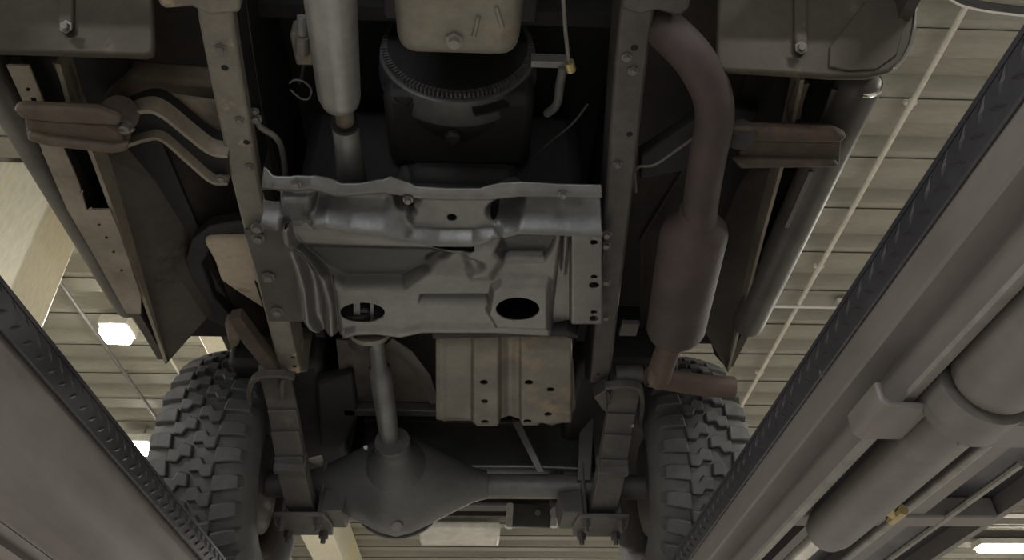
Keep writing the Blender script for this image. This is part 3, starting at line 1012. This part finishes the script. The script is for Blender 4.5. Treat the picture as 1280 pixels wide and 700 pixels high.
# dark bracket seen inside the oval hole and a backing plate above the pan
MB().lathe(W(455, 391, 1.02), (0, 0, 1), [(0, .012), (.006, .012)], 14).build('gearbox_mount', M_shaft2, V)
MB().box((W(360, 300, 1.0).x, 1.22, Z(1.10)), (W(735, 300, 1.0).x, 1.56, Z(1.36))).build('transfer_case', M_black, V, bevel=.03)
MB().lathe((W(455, 420, 1.07).x, 1.54, Z(1.065)), (-.02, 1, -.15), [(0, .06), (.05, .058), (.07, .045), (.12, .030), (.16, .03)], 24).build('rear_output_housing', M_black, V, smooth=40)
MB().lathe(W(463, 411, 1.03), (0, 1, -.35), [(0, .050), (.006, .052), (.012, .050), (.013, .03)], 28).build('output_dust_ring', M_alu, V, smooth=40)

# ---- engine underside
def rounded_box(mb, x0, x1, y0, y1, z0, z1, taper=.0):
    mb.add([(x0 + taper, y0 + taper, z0), (x1 - taper, y0 + taper, z0), (x1 - taper, y1 - taper, z0), (x0 + taper, y1 - taper, z0), (x0, y0, z1), (x1, y0, z1), (x1, y1, z1), (x0, y1, z1)],
           [(3, 2, 1, 0), (4, 5, 6, 7), (0, 1, 5, 4), (1, 2, 6, 5), (2, 3, 7, 6), (3, 0, 4, 7)])
    return mb


pa, pb = W(488, 48, .98), W(650, 46, .98)
op = rounded_box(MB(), pa.x - .005, pb.x + .012, .18, .80, Z(.985), Z(1.14), .014).build('oil_pan', M_alu, V, bevel=.028, segs=4)
MB().lathe(W(568, 50, .984), (0, 0, -1), [(0, .014), (.004, .014), (.0045, .009), (.012, .009)], 6).build('drain_plug', M_bolt, op)
for a, b in (((598, 20), (592, 45)), ((620, 8), (628, 34))):
    MB().tube([W(*a, .985), W(*b, .985)], .004, 6).build('cast_rib', M_alu, op, smooth=40)
MB().box((pa.x - .03, .16, Z(1.14)), (pb.x + .035, .83, Z(1.155))).build('pan_flange', M_black, op, bevel=.004)
MB().box((pa.x - .01, .1, Z(1.155)), (pb.x + .015, .88, Z(1.60))).build('engine_block', M_black, V, bevel=.02)

# flexplate with ring gear, the open bell housing round it
FC = Vector((-.050, 1.0, Z(1.305)))
fp = MB().lathe(FC, (0, 1, 0), [(0, .02), (0, .138), (.004, .140), (.010, .140), (.010, .02)], 72).build('flexplate', M_black, V, smooth=30)
gear = MB()
NT = 110
for k_ in range(NT):
    a = 2 * math.pi * k_ / NT
    da = math.pi / NT * .55
    r0, r1 = .138, .149
    vs = []
    for yy in (.0, .011):
        for aa, rr_ in ((a - da * 1.3, r0), (a + da * 1.3, r0), (a + da * .6, r1), (a - da * .6, r1)):
            vs.append((FC.x + rr_ * math.sin(aa), FC.y + yy, FC.z - rr_ * math.cos(aa)))
    gear.add(vs, [(0, 1, 2, 3), (7, 6, 5, 4), (0, 4, 5, 1), (1, 5, 6, 2), (2, 6, 7, 3), (3, 7, 4, 0)])
gear.build('ring_gear', M_gear, fp)
dr = MB().lathe(FC + Vector((0, .016, 0)), (0, 1, 0), [(0, .10), (0, .150), (.002, .154), (.050, .160), (.058, .158), (.062, .12), (.075, .06)], 72).build('converter_drum', M_gear, V, smooth=30)
for a0, a1 in ((.20, .62), (-.95, -.55)):
    pts = []
    for i in range(9):
        a = a0 + (a1 - a0) * i / 8
        pts.append(FC + Vector((.1605 * math.sin(a), .030, -.1605 * math.cos(a))))
    MB().sweep(pts, [(-.016, -.002), (.016, -.002), (.016, .003), (-.016, .003)], (0, 1, 0)).build('drum_slot', M_hole, dr)
bh = MB().lathe(FC + Vector((0, .09, .0)), (0, 1, 0), [(-.015, .155), (.0, .155), (.02, .145), (.12, .11), (.15, .095)], 40, False)
bh.build('bell_housing', M_black, V, smooth=40)
MB().box((FC.x - .11, 1.20, Z(1.13)), (FC.x + .13, 1.50, Z(1.40))).build('gearbox', M_black, V, bevel=.03)
MB().box((FC.x - .14, 1.02, Z(1.17)), (FC.x + .15, 1.21, Z(1.4))).build('gearbox_pan', M_black, V, bevel=.02)
MB().lathe(W(566, 170, 1.145), (0, 0, -1), [(0, .016), (.008, .016), (.012, .01)], 12).build('drain_plug', M_black, V)

# ---- front drive shaft
f0, f1, f2, f3, f4, f5 = W(405, -90, .985), W(424, 118, 1.035), W(427, 131, 1.04), W(430, 136, 1.045), W(432, 160, 1.05), W(440, 226, 1.08)


fs_ = MB().tube([f0, f0.lerp(f1, .5), f1, f1.lerp(f2, .6), f2], [.0385, .0375, .0355, .032, .022], 28).build('front_driveshaft', M_shaft, V, smooth=40)
MB().tube([f2, f3, f4], [.0165, .0165, .0165], 20).build('slip_spline', M_dustshaft, fs_, smooth=40)
d_ = (f5 - f4).normalized()
MB().tube([f4 - d_ * .012, f4 - d_ * .006, f4 + d_ * .06, f5 - d_ * .02, f5 + d_ * .03], [.020, .0235, .024, .029, .030], 24).build('slip_yoke', M_shaft2, fs_, smooth=40)
MB().tube([f4 - d_ * .018, f4 - d_ * .010], .0245, 24).build('seal_ring', M_hole, fs_, smooth=40)

# ---- wiring and lines around the gearbox
def wire(name, pts, r, m, n=6):
    return MB().tube(spline(pts, n), r, 8).build(name, m, V, smooth=60)


cn = MB().box((-.318, .835, Z(1.10)), (-.285, .90, Z(1.14))).build('wiring_connector', M_alu, V, bevel=.005)
MB().tube([W(378, 44, 1.10), W(378, 66, 1.10)], .012, 12).build('plug', M_alu, cn, smooth=40)
MB().tube([W(378, 20, 1.11), W(378, 44, 1.10)], .009, 12).build('boot', M_greycable, cn, smooth=40)
wire('hose_loop', [W(362, 104, 1.1), W(368, 100, 1.1), W(380, 102, 1.1), W(389, 112, 1.1), W(386, 123, 1.1), W(376, 123, 1.1), W(363, 112, 1.1)], .002, M_axle)
wire('wiring_lead', [W(380, 66, 1.1), W(378, 90, 1.12), W(374, 104, 1.13)], .003, M_cable)
wire('brake_line', [W(321, 145, 1.08), W(325, 158, 1.08), W(345, 172, 1.08), W(353, 190, 1.09), W(357, 222, 1.1)], .006, M_greycable)
bolt(W(320, 147, 1.075), rl, .9)
bolt(W(319, 138, 1.075), rl, .6)
wire('shift_cable', [W(703, -20, 1.02), W(706, 30, 1.03), W(711, 78, 1.05)], .0032, M_greycable)
fit = MB().tube([W(711, 77, 1.05), W(714, 88, 1.05)], .0085, 12).build('cable_end', M_fitting, V, smooth=40)
MB().box(tuple(W(664, 80, 1.07) + Vector((0, -.006, 0))), tuple(W(708, 72, 1.09) + Vector((0, .006, 0)))).build('lever_bar', M_shaft2, V)
wire('shift_lever', [W(704, 84, 1.07), W(700, 105, 1.07), W(696, 130, 1.08), W(684, 142, 1.1)], .008, M_axle)
wire('vent_hose', [W(655, 215, 1.12), W(680, 185, 1.12), W(715, 155, 1.12), (W(735, 130, 1.14))], .0028, M_cable)
wire('brake_line', [W(792, 215, 1.1), W(800, 208, 1.1), W(818, 206, 1.1), W(845, 188, 1.12), W(870, 170, 1.14)], .003, M_greycable)
wire('brake_line', [W(795, 240, 1.1), W(793, 195, 1.1), W(800, 120, 1.1)], .003, M_greycable)

# ---- exhaust
ex = MB().tube(spline([W(812, 20, 1.10), W(835, 40, 1.06), W(866, 72, 1.02), (W(888, 112, 1.0)), W(893, 150, .99), W(884, 200, .98), W(876, 255, .98), W(875, 285, .98)], 8), .032, 24).build('exhaust_pipe', M_exh, V, smooth=50)
m0, m1 = W(873, 262, .985), W(842, 426, .975)
md = (m1 - m0)
ML = md.length
mf = MB()
N_ = 36
prof_ = [(0, .034, .034), (.02, .036, .036), (.05, .060, .05), (.07, .066, .055), (ML - .05, .066, .055), (ML - .03, .060, .05), (ML - .01, .036, .036), (ML, .034, .034)]
mdn = md.normalized()
sv = mdn.cross(Vector((0, 0, 1))).normalized()
uv = sv.cross(mdn)
vs, fs = [], []
for x, a, b in prof_:
    for k_ in range(N_):
        an = 2 * math.pi * k_ / N_
        vs.append(m0 + mdn * x + sv * (a * math.cos(an)) + uv * (b * math.sin(an)))
for i in range(len(prof_) - 1):
    for k_ in range(N_):
        j = (k_ + 1) % N_
        fs.append((i * N_ + k_, i * N_ + j, (i + 1) * N_ + j, (i + 1) * N_ + k_))
fs += [tuple(range(N_)), tuple(range((len(prof_) - 1) * N_, len(prof_) * N_))]
mf.add(vs, fs)
mf.build('muffler', M_exh, ex, smooth=50)
MB().tube(spline([W(842, 420, .98), W(832, 445, .975), W(826, 462, .97), W(824, 474, .97)], 5), .030, 22).build('outlet_pipe', M_exhr, ex, smooth=50)
MB().tube([W(810, 470, .972), W(835, 475, .97), W(880, 482, .968), W(917, 484, .966)], [.026, .027, .0275, .0275], 24, caps=False).build('tail_pipe', M_exhr, ex, smooth=50)
MB().tube([W(915, 484, .966), W(916.5, 484, .966)], .024, 20).build('tail_pipe_bore', M_hole, ex)
MB().tube([W(816, 478, .95), W(818, 466, .95)], .012, 10).build('pipe_clamp', M_rusty, ex, bevel=.003)
MB().box(tuple(W(778, 405, 1.06)), tuple(W(795, 420, 1.06) + Vector((0, -.0, .012)))).build('exhaust_hanger', M_spring, V)

# ---- ribbed heat shield ahead of the axle
hx = [(545, 420), (590, 420), (594, 434), (622, 434), (626, 420), (648, 420), (652, 424), (712, 424), (714, 424)]
def shield_path(x):
    return [W(x, 420, 1.05), W(x, 424, 1.03), W(x, 440, 1.01), W(x, 500, 1.0), W(x, 524, 1.0)]


def shield_dz(x, y, t_):
    z = .0
    z -= .014 * (smooth01((x - 589) / 4) * smooth01((626 - x) / 4))
    z -= .012 * (smooth01((x - 649) / 4) * smooth01((716 - x) / 3))
    z += .010 * gauss(x, 637, 8)
    z -= .004 * gauss(x, 552, 5)
    z += .05 * smooth01((432 - y) / 14)
    z += .012 * smooth01((y - 522) / 6)
    q = ((x - 668) / 18) ** 2 + ((y - 495) / 5) ** 2
    z -= .003 * gauss(math.sqrt(q), 1.0, .3) * (1 if y > 495 else 0)
    return z


HB = [(545, 525), (556, 530), (590, 530), (593, 526), (596, 531), (622, 531), (625, 526), (650, 527), (653, 531), (672, 531), (676, 527), (690, 531), (700, 528), (712, 524)]
HOL = [(605, 471, 5, 3), (606, 495, 4.5, 2.6), (606, 521, 5, 2.6), (661, 472, 5.5, 3), (688, 481, 5, 2.8), (659, 521, 5.5, 2.6), (685, 512, 5, 2.6)]
hs_ = relief('heat_shield', M_shield, 545, 714, 1.5, [(545, 424), (714, 424)], HB, 64, 1.0, shield_dz, HOL, [], V)
MB().prism([W(x, y, 1.012) for x, y in ((706, 446), (717, 456), (720, 510), (708, 528), (703, 500))], (0, 0, .02)).build('side_tab', M_shield, hs_, bevel=.003)
MB().box((W(548, 470, 1.03).x, W(600, 424, 1.03).y + .02, Z(1.045)), (W(712, 470, 1.03).x, W(600, 522, 1.03).y, Z(1.2))).build('muffler_box', M_black, V, bevel=.02)
# dark beam along the top edge of the shield
MB().sweep([W(540, 421, 1.0), W(708, 417, 1.0), W(718, 424, 1.01)], [(-.012, 0), (.012, 0), (.012, .03), (-.012, .03)]).build('shield_bar', M_black, V, bevel=.004)
# curved sheet left of the shield
cs = [W(490, 424, 1.04), W(515, 440, 1.035), W(538, 470, 1.04), W(550, 505, 1.06), W(538, 505, 1.075), W(522, 470, 1.08), W(500, 446, 1.085), W(478, 436, 1.09)]
MB().prism(cs, (0, 0, .006)).build('curved_guard', M_rocker, V, bevel=.002)
MB().prism([W(x, y, 1.12) for x, y in ((420, 425), (480, 428), (530, 470), (545, 520), (430, 520))], (0, 0, .006)).build('floor_plate', M_under, V)

# ---- rear drive shaft
r0, r1, r2, r3, r4 = W(470, 424, 1.07), W(474, 458, 1.045), W(476, 468, 1.04), W(487, 548, .985), W(489, 560, .975)
rd = MB().tube([r0, r1, r1.lerp(r2, .3), r2, r2.lerp(r3, .5), r3], [.021, .021, .029, .030, .029, .027], 24).build('rear_driveshaft', M_shaft2, V, smooth=40)
MB().tube([r3, r4], [.024, .026], 16).build('rear_yoke', M_dustshaft, rd, smooth=40)
jc = r4 + Vector((0, .01, 0))
MB().tube([jc - Vector((.045, 0, -.004)), jc + Vector((.045, 0, -.006))], .013, 12).build('universal_joint', M_dustshaft, rd, smooth=40)
MB().tube([W(457, 559, .98), W(458, 561, .982)], .006, 10).build('ceiling_glimpse', M_rod, rd)  # bright spot stands for ceiling light coming through a gap

# ---- rear axle
AX = Vector((0, 2.36, Z(.938)))
DX = -.235
ax = MB().tube([(XC - .62, AX.y, AX.z), (XC + .62, AX.y, AX.z)], .038, 24).build('rear_axle', M_axlelt, V, smooth=40)
dh = MB()
profd = [(-.27, .042), (-.23, .050), (-.17, .082), (-.11, .112), (-.05, .142), (0, .154), (.05, .142), (.11, .112), (.17, .082), (.23, .052), (.27, .042)]
dh.lathe((DX, AX.y - .01, AX.z), (1, 0, 0), profd, 32)
dh.build('differential_housing', M_axle, ax, smooth=50)
MB().lathe((DX, AX.y - .10, AX.z + .01), (-.03, -1, .20), [(0, .10), (.04, .085), (.08, .055), (.12, .045), (.128, .05), (.14, .05)], 24).build('pinion_housing', M_axle, ax, smooth=50)
MB().prism([(DX - .035, AX.y - .10, AX.z - .115), (DX + .035, AX.y - .10, AX.z - .115), (DX + .03, AX.y - .165, AX.z - .01), (DX - .03, AX.y - .165, AX.z - .01)], (0, .05, -.012)).build('housing_web', M_axle, ax, bevel=.012, segs=3)
MB().lathe((DX + .01, AX.y - .055, AX.z - .138), (0, -.6, -1), [(0, .018), (.012, .018), (.014, .012)], 8).build('drain_plug', M_shaft2, ax)
cov = []
MB().lathe((DX, AX.y + .04, AX.z), (0, 1, 0), [(0, .150), (.012, .150), (.03, .135), (.06, .10), (.07, .05)], 32).build('differential_cover', M_axle, ax, smooth=40)
# thin brake pipe along the tube
wire('brake_line', [Vector((XC - .1, AX.y - .03, AX.z + .045)), Vector((XC + .2, AX.y - .035, AX.z + .05)), Vector((XC + .42, AX.y - .02, AX.z + .05))], .004, M_greycable)

# ---- leaf springs, hangers, axle clamps
def spring(x_f, x_a, s):
    """pack of leaves from the front hanger to the axle and on to the rear"""
    yf, ya = 1.86, AX.y
    zf, za = Z(1.045), AX.z - .065
    yr = 2.95
    xr = x_a + (x_a - x_f) * 1.1
    path = spline([(x_f, yf, zf), (x_f * .7 + x_a * .3, yf + .14, zf - .055), (x_a * .8 + x_f * .2, yf + .33, za + .02), (x_a, ya, za), (xr * .5 + x_a * .5, ya + .3, za + .06), (xr, yr, Z(1.07))], 6)
    main = MB().sweep(path, rect(.080, .009)).build('leaf_spring', M_spring, V)
    n = len(path)
    for i in range(3):
        a = int(5 + i * 2.2)
        b = n - 5 - int(i * 2.2)
        o_ = Vector((0, 0, -.010 * (i + 1)))
        MB().sweep([p_ + o_ for p_ in path[a:b]], rect(.078, .009)).build('leaf', M_spring, main, bevel=.002)
    for yy in (10,):
        p_ = path[yy]
        MB().box((p_.x - .044, p_.y - .014, p_.z - .042), (p_.x + .044, p_.y + .014, p_.z + .014)).build('rebound_clip', M_spring, main, bevel=.003)
    MB().tube([(x_f - .036, yf, zf + .01), (x_f + .036, yf, zf + .01)], .024, 18).build('spring_eye', M_spring, main, smooth=40)
    # clamp plate and u-bolts under the axle
    pl = MB().prism([(x_a - .075, ya - .085, za - .062), (x_a + .075, ya - .085, za - .062), (x_a + .085, ya, za - .062), (x_a + .075, ya + .085, za - .062), (x_a - .075, ya + .085, za - .062), (x_a - .085, ya, za - .062)], (0, 0, .014)).build('spring_plate', M_spring, main, bevel=.004)
    for dx in (-.052, .052):
        for dy in (-.055, .055):
            MB().tube([(x_a + dx, ya + dy, za - .095), (x_a + dx, ya + dy, za + .12)], .0075, 10).tube([(x_a + dx, ya + dy, za - .080), (x_a + dx, ya + dy, za - .062)], .015, 6).build('u_bolt', M_spring, main)
    MB().prism([(x_a - s * .06, ya - .09, za - .05), (x_a - s * .12, ya - .09, za - .05), (x_a - s * .13, ya - .07, za + .02), (x_a - s * .06, ya - .07, za + .03)], (0, .14, 0)).build('shock_bracket', M_spring, main, bevel=.004)
    return main, path


pR = (W(783, 488, 1.03).x, W(762, 600, .87).x)
pL = (W(348, 488, 1.03).x, W(368, 600, .87).x)
sR, pathR = spring(pR[0] + .0, pR[1], 1)
sL, pathL = spring(pL[0], pL[1], -1)


def hanger(pts, h, m):
    return MB().sweep(spline([W(x, y, h) for x, y in pts], 5), [(-.006, -.0), (.006, 0), (.006, .022), (-.006, .022)]).build('spring_hanger', m, V, bevel=.002)


hanger([(312, 508), (311, 492), (316, 479), (328, 473), (350, 472), (368, 475)], 1.01, M_rocker)
hanger([(354, 505), (352, 490), (354, 476)], 1.01, M_rocker)
hanger([(800, 536), (803, 510), (802, 494), (796, 487), (778, 485), (756, 487)], 1.005, M_rail)
hanger([(762, 520), (760, 500), (757, 490), (750, 490)], 1.01, M_rail)
MB().prism([W(x, y, 1.0) for x, y in ((742, 498), (758, 488), (760, 518), (752, 512), (746, 502))], (0, 0, .04)).build('hanger_bracket', M_rail, V, bevel=.004)
for x, y in ((776, 551), (790, 532)):
    bolt(W(x, y, .955), sR, .5)
MB().prism([W(x, y, 1.03) for x, y in ((286, 400), (300, 398), (348, 462), (342, 466), (330, 462), (302, 428))], (0, 0, .03)).build('hanger_gusset', M_rustdk, V, bevel=.003)
MB().prism([W(x, y, 1.06) for x, y in ((280, 405), (295, 403), (302, 420), (298, 432), (288, 438), (284, 424))], (0, 0, .03)).build('rusty_stop', M_rusty, V, bevel=.006)
MB().prism([W(x, y, 1.08) for x, y in ((285, 398), (345, 440), (345, 466), (300, 420))], (0, 0, .02)).build('wheelhouse_brace', M_rustdk, V)

# shock absorbers from the spring plates up to the frame
def shock(a, b):
    a, b = Vector(a), Vector(b)
    o_ = MB().tube([a, a.lerp(b, .55)], .026, 18).build('shock_absorber', M_axle, V, smooth=40)
    MB().tube([a.lerp(b, .5), b], .030, 18).build('dust_cover', M_black, o_, smooth=40)


shock((pL[1] + .12, AX.y + .07, AX.z - .04), (pL[1] + .11, 2.62, Z(1.30)))
shock((pR[1] - .12, AX.y + .06, AX.z - .06), (pR[1] - .10, 2.62, Z(1.30)))
# bright patches left of the axle; the white one paints ceiling showing through a gap
MB().prism([W(x, y, .99) for x, y in ((384, 575), (402, 571), (408, 588), (404, 587))], (0, 0, .006)).build('bright_patch', M_white, V)
MB().prism([W(x, y, .90) for x, y in ((396, 640), (402, 618), (408, 622), (404, 642))], (0, 0, .006)).build('bright_patch', M_lip, V)
MB().sweep([W(416, 650, .87), W(432, 628, .87)], [(-.004, 0), (.004, 0), (.004, .03), (-.004, .03)]).build('brake_bracket', M_lip, V)
MB().prism([W(x, y, .90) for x, y in ((405, 650), (420, 622), (434, 628), (428, 652))], (0, 0, .02)).build('brake_bracket', M_black, V)
MB().prism([W(x, y, 1.09) for x, y in ((395, 480), (440, 470), (448, 520), (430, 560), (400, 560))], (0, 0, .04)).build('bump_stop_tower', M_black, V, bevel=.01)
MB().box(tuple(W(430, 520, 1.09)), tuple(W(548, 512, 1.09) + Vector((0, .01, .03)))).build('rear_crossmember', M_tank, V, bevel=.004)
# mottled dark mass over the left spring: inner wheelhouse
MB().box((XC - .62, 1.95, Z(1.12)), (XC - .36, 2.9, Z(1.36))).build('inner_wheelhouse', M_black, V, bevel=.02)
MB().box((XC + .36, 1.95, Z(1.14)), (XC + .60, 2.9, Z(1.36))).build('inner_wheelhouse', M_black, V, bevel=.02)

# ---- fuel tank behind the axle, strap, rear crossmember
tk = MB().box((XC - .30, 2.46, Z(1.03)), (XC + .47, 2.70, Z(1.26))).build('fuel_tank', M_tank, V, bevel=.02, segs=3)
MB().box((XC - .30, 2.44, Z(1.19)), (XC + .47, 2.72, Z(1.205))).build('tank_seam', M_tank, tk, bevel=.003)
st = [W(640, 527, 1.10), W(652, 527, 1.10)]
def at_y(x, y, Y):
    dd = FWD + RT * ((x - 640) / FPX) - UP * ((y - 350) / FPX)
    q_ = dd * (Y / dd.y)
    return Vector((q_.x, q_.y, CAMZ + q_.z))


MB().prism([at_y(640, 527, 2.25), at_y(650, 527, 2.25), at_y(680, 590, 2.28), at_y(672, 590, 2.28)], (0, .004, .01)).build('tank_strap', M_axlelt, V)
MB().prism([at_y(694, 618, 2.46), at_y(700, 618, 2.46), at_y(724, 656, 2.46), at_y(732, 640, 2.46), at_y(735, 618, 2.46)], (0, .02, 0)).build('shock_lower_bracket', M_axle, V)
MB().prism([at_y(725, 540, 2.3), at_y(742, 520, 2.3), at_y(738, 600, 2.3), at_y(722, 600, 2.3)], (0, .02, 0)).build('frame_brace', M_axlelt, V)
MB().box((XC - .72, 2.98, Z(1.11)), (XC + .72, 3.06, Z(1.25))).build('rear_bumper', M_tank, V, bevel=.01)
hp = [(642, 628), (694, 632), (696, 660), (640, 658)]
h_ = MB().prism([at_y(x, y, 2.97) for x, y in hp], (0, .012, 0)).build('hitch_plate', M_rocker, V, bevel=.004)
MB().lathe(at_y(672, 641, 2.965), (0, -1, 0), [(0, .011), (.004, .011)], 12).build('hitch_pin', M_rod, h_)
for x, y0_, y1_ in ((638, 630, 660), (694, 630, 659)):
    MB().tube([at_y(x, y0_, 2.96), at_y(x - 2, y1_, 2.96)], .013, 12).build('bumper_guard', M_white, h_, smooth=40)  # plain white puts the bright reflection of chrome into the colour

# ---- wheels
TR, TW = .40, .27


def block_mesh(kind):
    """one rubber lug: bent footprint with tapered sides, standing on the carcass at angle 0 (pointing -z)"""
    # footprint in (axial, arc) metres
    if kind == 'centre':
        fp_ = [(-.036, -.023), (-.004, -.030), (.010, -.010), (.040, -.013), (.036, .023), (.006, .026), (-.006, .008), (-.038, .011)]
    else:
        fp_ = [(-.030, -.020), (.020, -.025), (.048, -.022), (.050, .016), (.018, .019), (-.034, .025)]
    vs = []
    n = len(fp_)
    for top in (0, 1):
        for a, t in fp_:
            sc = 1.0 if top == 0 else .90
            vs.append((a * sc * .84, t * sc, top))
    fs = [tuple(range(n, 2 * n))] + [(i, (i + 1) % n, n + (i + 1) % n, n + i) for i in range(n)]
    return vs, fs


def crown(x):
    """carcass radius across the tread"""
    return .388 - .034 * (abs(x) / (TW / 2)) ** 2.4


LUGS = {}


def lug_mesh(kind, x0, flip):
    key = (kind, round(x0, 4), flip)
    if key in LUGS:
        return LUGS[key]
    vs, fs = block_mesh(kind)
    out = []
    for a, t, top in vs:
        ax_ = (-a if flip else a) + x0
        r_ = crown(ax_) - .004 + (.021 if top else 0)
        an = t / TR
        out.append((ax_, r_ * math.sin(an), -r_ * math.cos(an)))
    if kind == 'shoulder':
        # the lug runs on down the sidewall
        s = -1 if flip else 1
        n0 = len(out)
        xo = x0 + s * .040
        for t in (-.020, .014):
            an = t / TR
            for xx, r_ in ((xo - s * .004, crown(xo) + .014), (xo + s * .006, crown(xo) - .012), (xo + s * .009, crown(xo) - .050), (xo - s * .012, crown(xo) - .060), (xo - s * .02, crown(xo) - .01)):
                out.append((xx, r_ * math.sin(an), -r_ * math.cos(an)))
        fs = fs + [tuple(n0 + i for i in (0, 1, 2, 3, 4)), tuple(n0 + 5 + i for i in (4, 3, 2, 1, 0))] + [(n0 + i, n0 + 5 + i, n0 + 5 + (i + 1) % 5, n0 + (i + 1) % 5) for i in range(5)]
    me = bpy.data.meshes.new('tread_block')
    me.from_pydata(out, [], fs)
    bm = bmesh.new()
    bm.from_mesh(me)
    bmesh.ops.recalc_face_normals(bm, faces=bm.faces)
    bmesh.ops.bevel(bm, geom=[e for e in bm.edges if len(e.link_faces) == 2 and e.calc_face_angle(0) > .6], offset=.0025, segments=1, affect='EDGES')
    bm.to_mesh(me)
    bm.free()
    me.materials.append(M_rubber)
    LUGS[key] = me
    return me


def wheel(xc, s):
    """s: +1 when the outer face points to +x"""
    c_ = Vector((xc, AX.y, AX.z))
    wl = MB().lathe(c_, (1, 0, 0), [(-.115, .205), (-.135, .23), (-.145, .28), (-.142, .32), (-.128, .352)] + [(x, crown(x)) for x in (-.10, -.06, -.02, .02, .06, .10)] + [(.128, .352), (.142, .32), (.145, .28), (.135, .23), (.115, .205)], 72, True).build('wheel', M_rubber, V, smooth=40)
    MB().lathe(c_, (1, 0, 0), [(-.125, .212), (-.118, .214), (-.112, .196), (-.09, .188), (.0, .178), (.09, .188), (.112, .196), (.118, .214), (.125, .212), (.12, .204), (.095, .180), (0, .170), (-.095, .180), (-.12, .204)], 48, True).build('rim', M_wheel, wl, smooth=40)
    MB().lathe(c_ + Vector((s * .02, 0, 0)), (s, 0, 0), [(0, .03), (0, .175), (.012, .175), (.02, .12), (.035, .10), (.035, .03)], 40).build('wheel_disc', M_wheel, wl, smooth=40)
    MB().lathe(c_ + Vector((-s * .105, 0, 0)), (s, 0, 0), [(0, .02), (0, .12), (.006, .145), (.012, .147), (.02, .140), (.07, .138), (.08, .03)], 40).build('brake_drum', M_wheel, wl, smooth=40)
    NR = 34
    for row, (x0, kind, flip, ph) in enumerate(((-.084, 'shoulder', True, 0.0), (-.029, 'centre', True, .5), (.029, 'centre', False, .0), (.084, 'shoulder', False, .5))):
        me = lug_mesh(kind, x0, flip)
        for i in range(NR):
            o = bpy.data.objects.new('tread_block', me)
            col.objects.link(o)
            o.location = c_
            o.rotation_euler = (2 * math.pi * (i + ph) / NR, 0, 0)
            adopt(o, wl)
    return wl


wheel(.625, 1)
wheel(-.735, -1)

# ------------------------------------------------------------------ small things under the ceiling
t = root('drop_duct', W(575, 672, 3.0), 'pale box shaped fixture hung below the ribs behind the differential', 'fixture')
a, b = W(522, 662, 2.95), W(624, 683, 2.95)
MB().box((a.x, b.y, Z(2.95)), (b.x, a.y, Z(3.05))).build('body', M_diffuser, t, bevel=.03)
for x in (a.x + .15, b.x - .15):
    MB().tube([(x, (a.y + b.y) / 2, Z(3.05)), (x, (a.y + b.y) / 2, CEIL + .003)], .012, 8).build('hanger_rod', M_greycable, t)
p = W(466, 648, 2.95)
t = root('round_lamp', p, 'unlit white round fixture peeping out behind the differential', 'lamp')
MB().lathe(p, (0, 0, 1), [(0, .02), (-.0, .14), (.05, .17), (.10, .17), (.12, .08)], 28).build('shade', M_white, t, smooth=50)
MB().tube([p + Vector((0, 0, .11)), Vector((p.x, p.y, CEIL + .003))], .012, 8).build('stem', M_greycable, t)
# hose arc at the upper outer corner
pts = [W(x, y, 2.6) for x, y in ((1150, -40), (1190, -6), (1215, 4), (1250, 10), (1300, 14), (1360, 8))]
t = root('air_hose', pts[2], 'black air hose with a pale stripe looping in at the upper corner', 'hose')
MB().tube(spline(pts, 6), .016, 12).build('hose', M_cable, t, smooth=50)
MB().tube([p_ + Vector((0, .012, -.012)) for p_ in spline(pts, 6)], .006, 8).build('stripe', M_white, t, smooth=50)
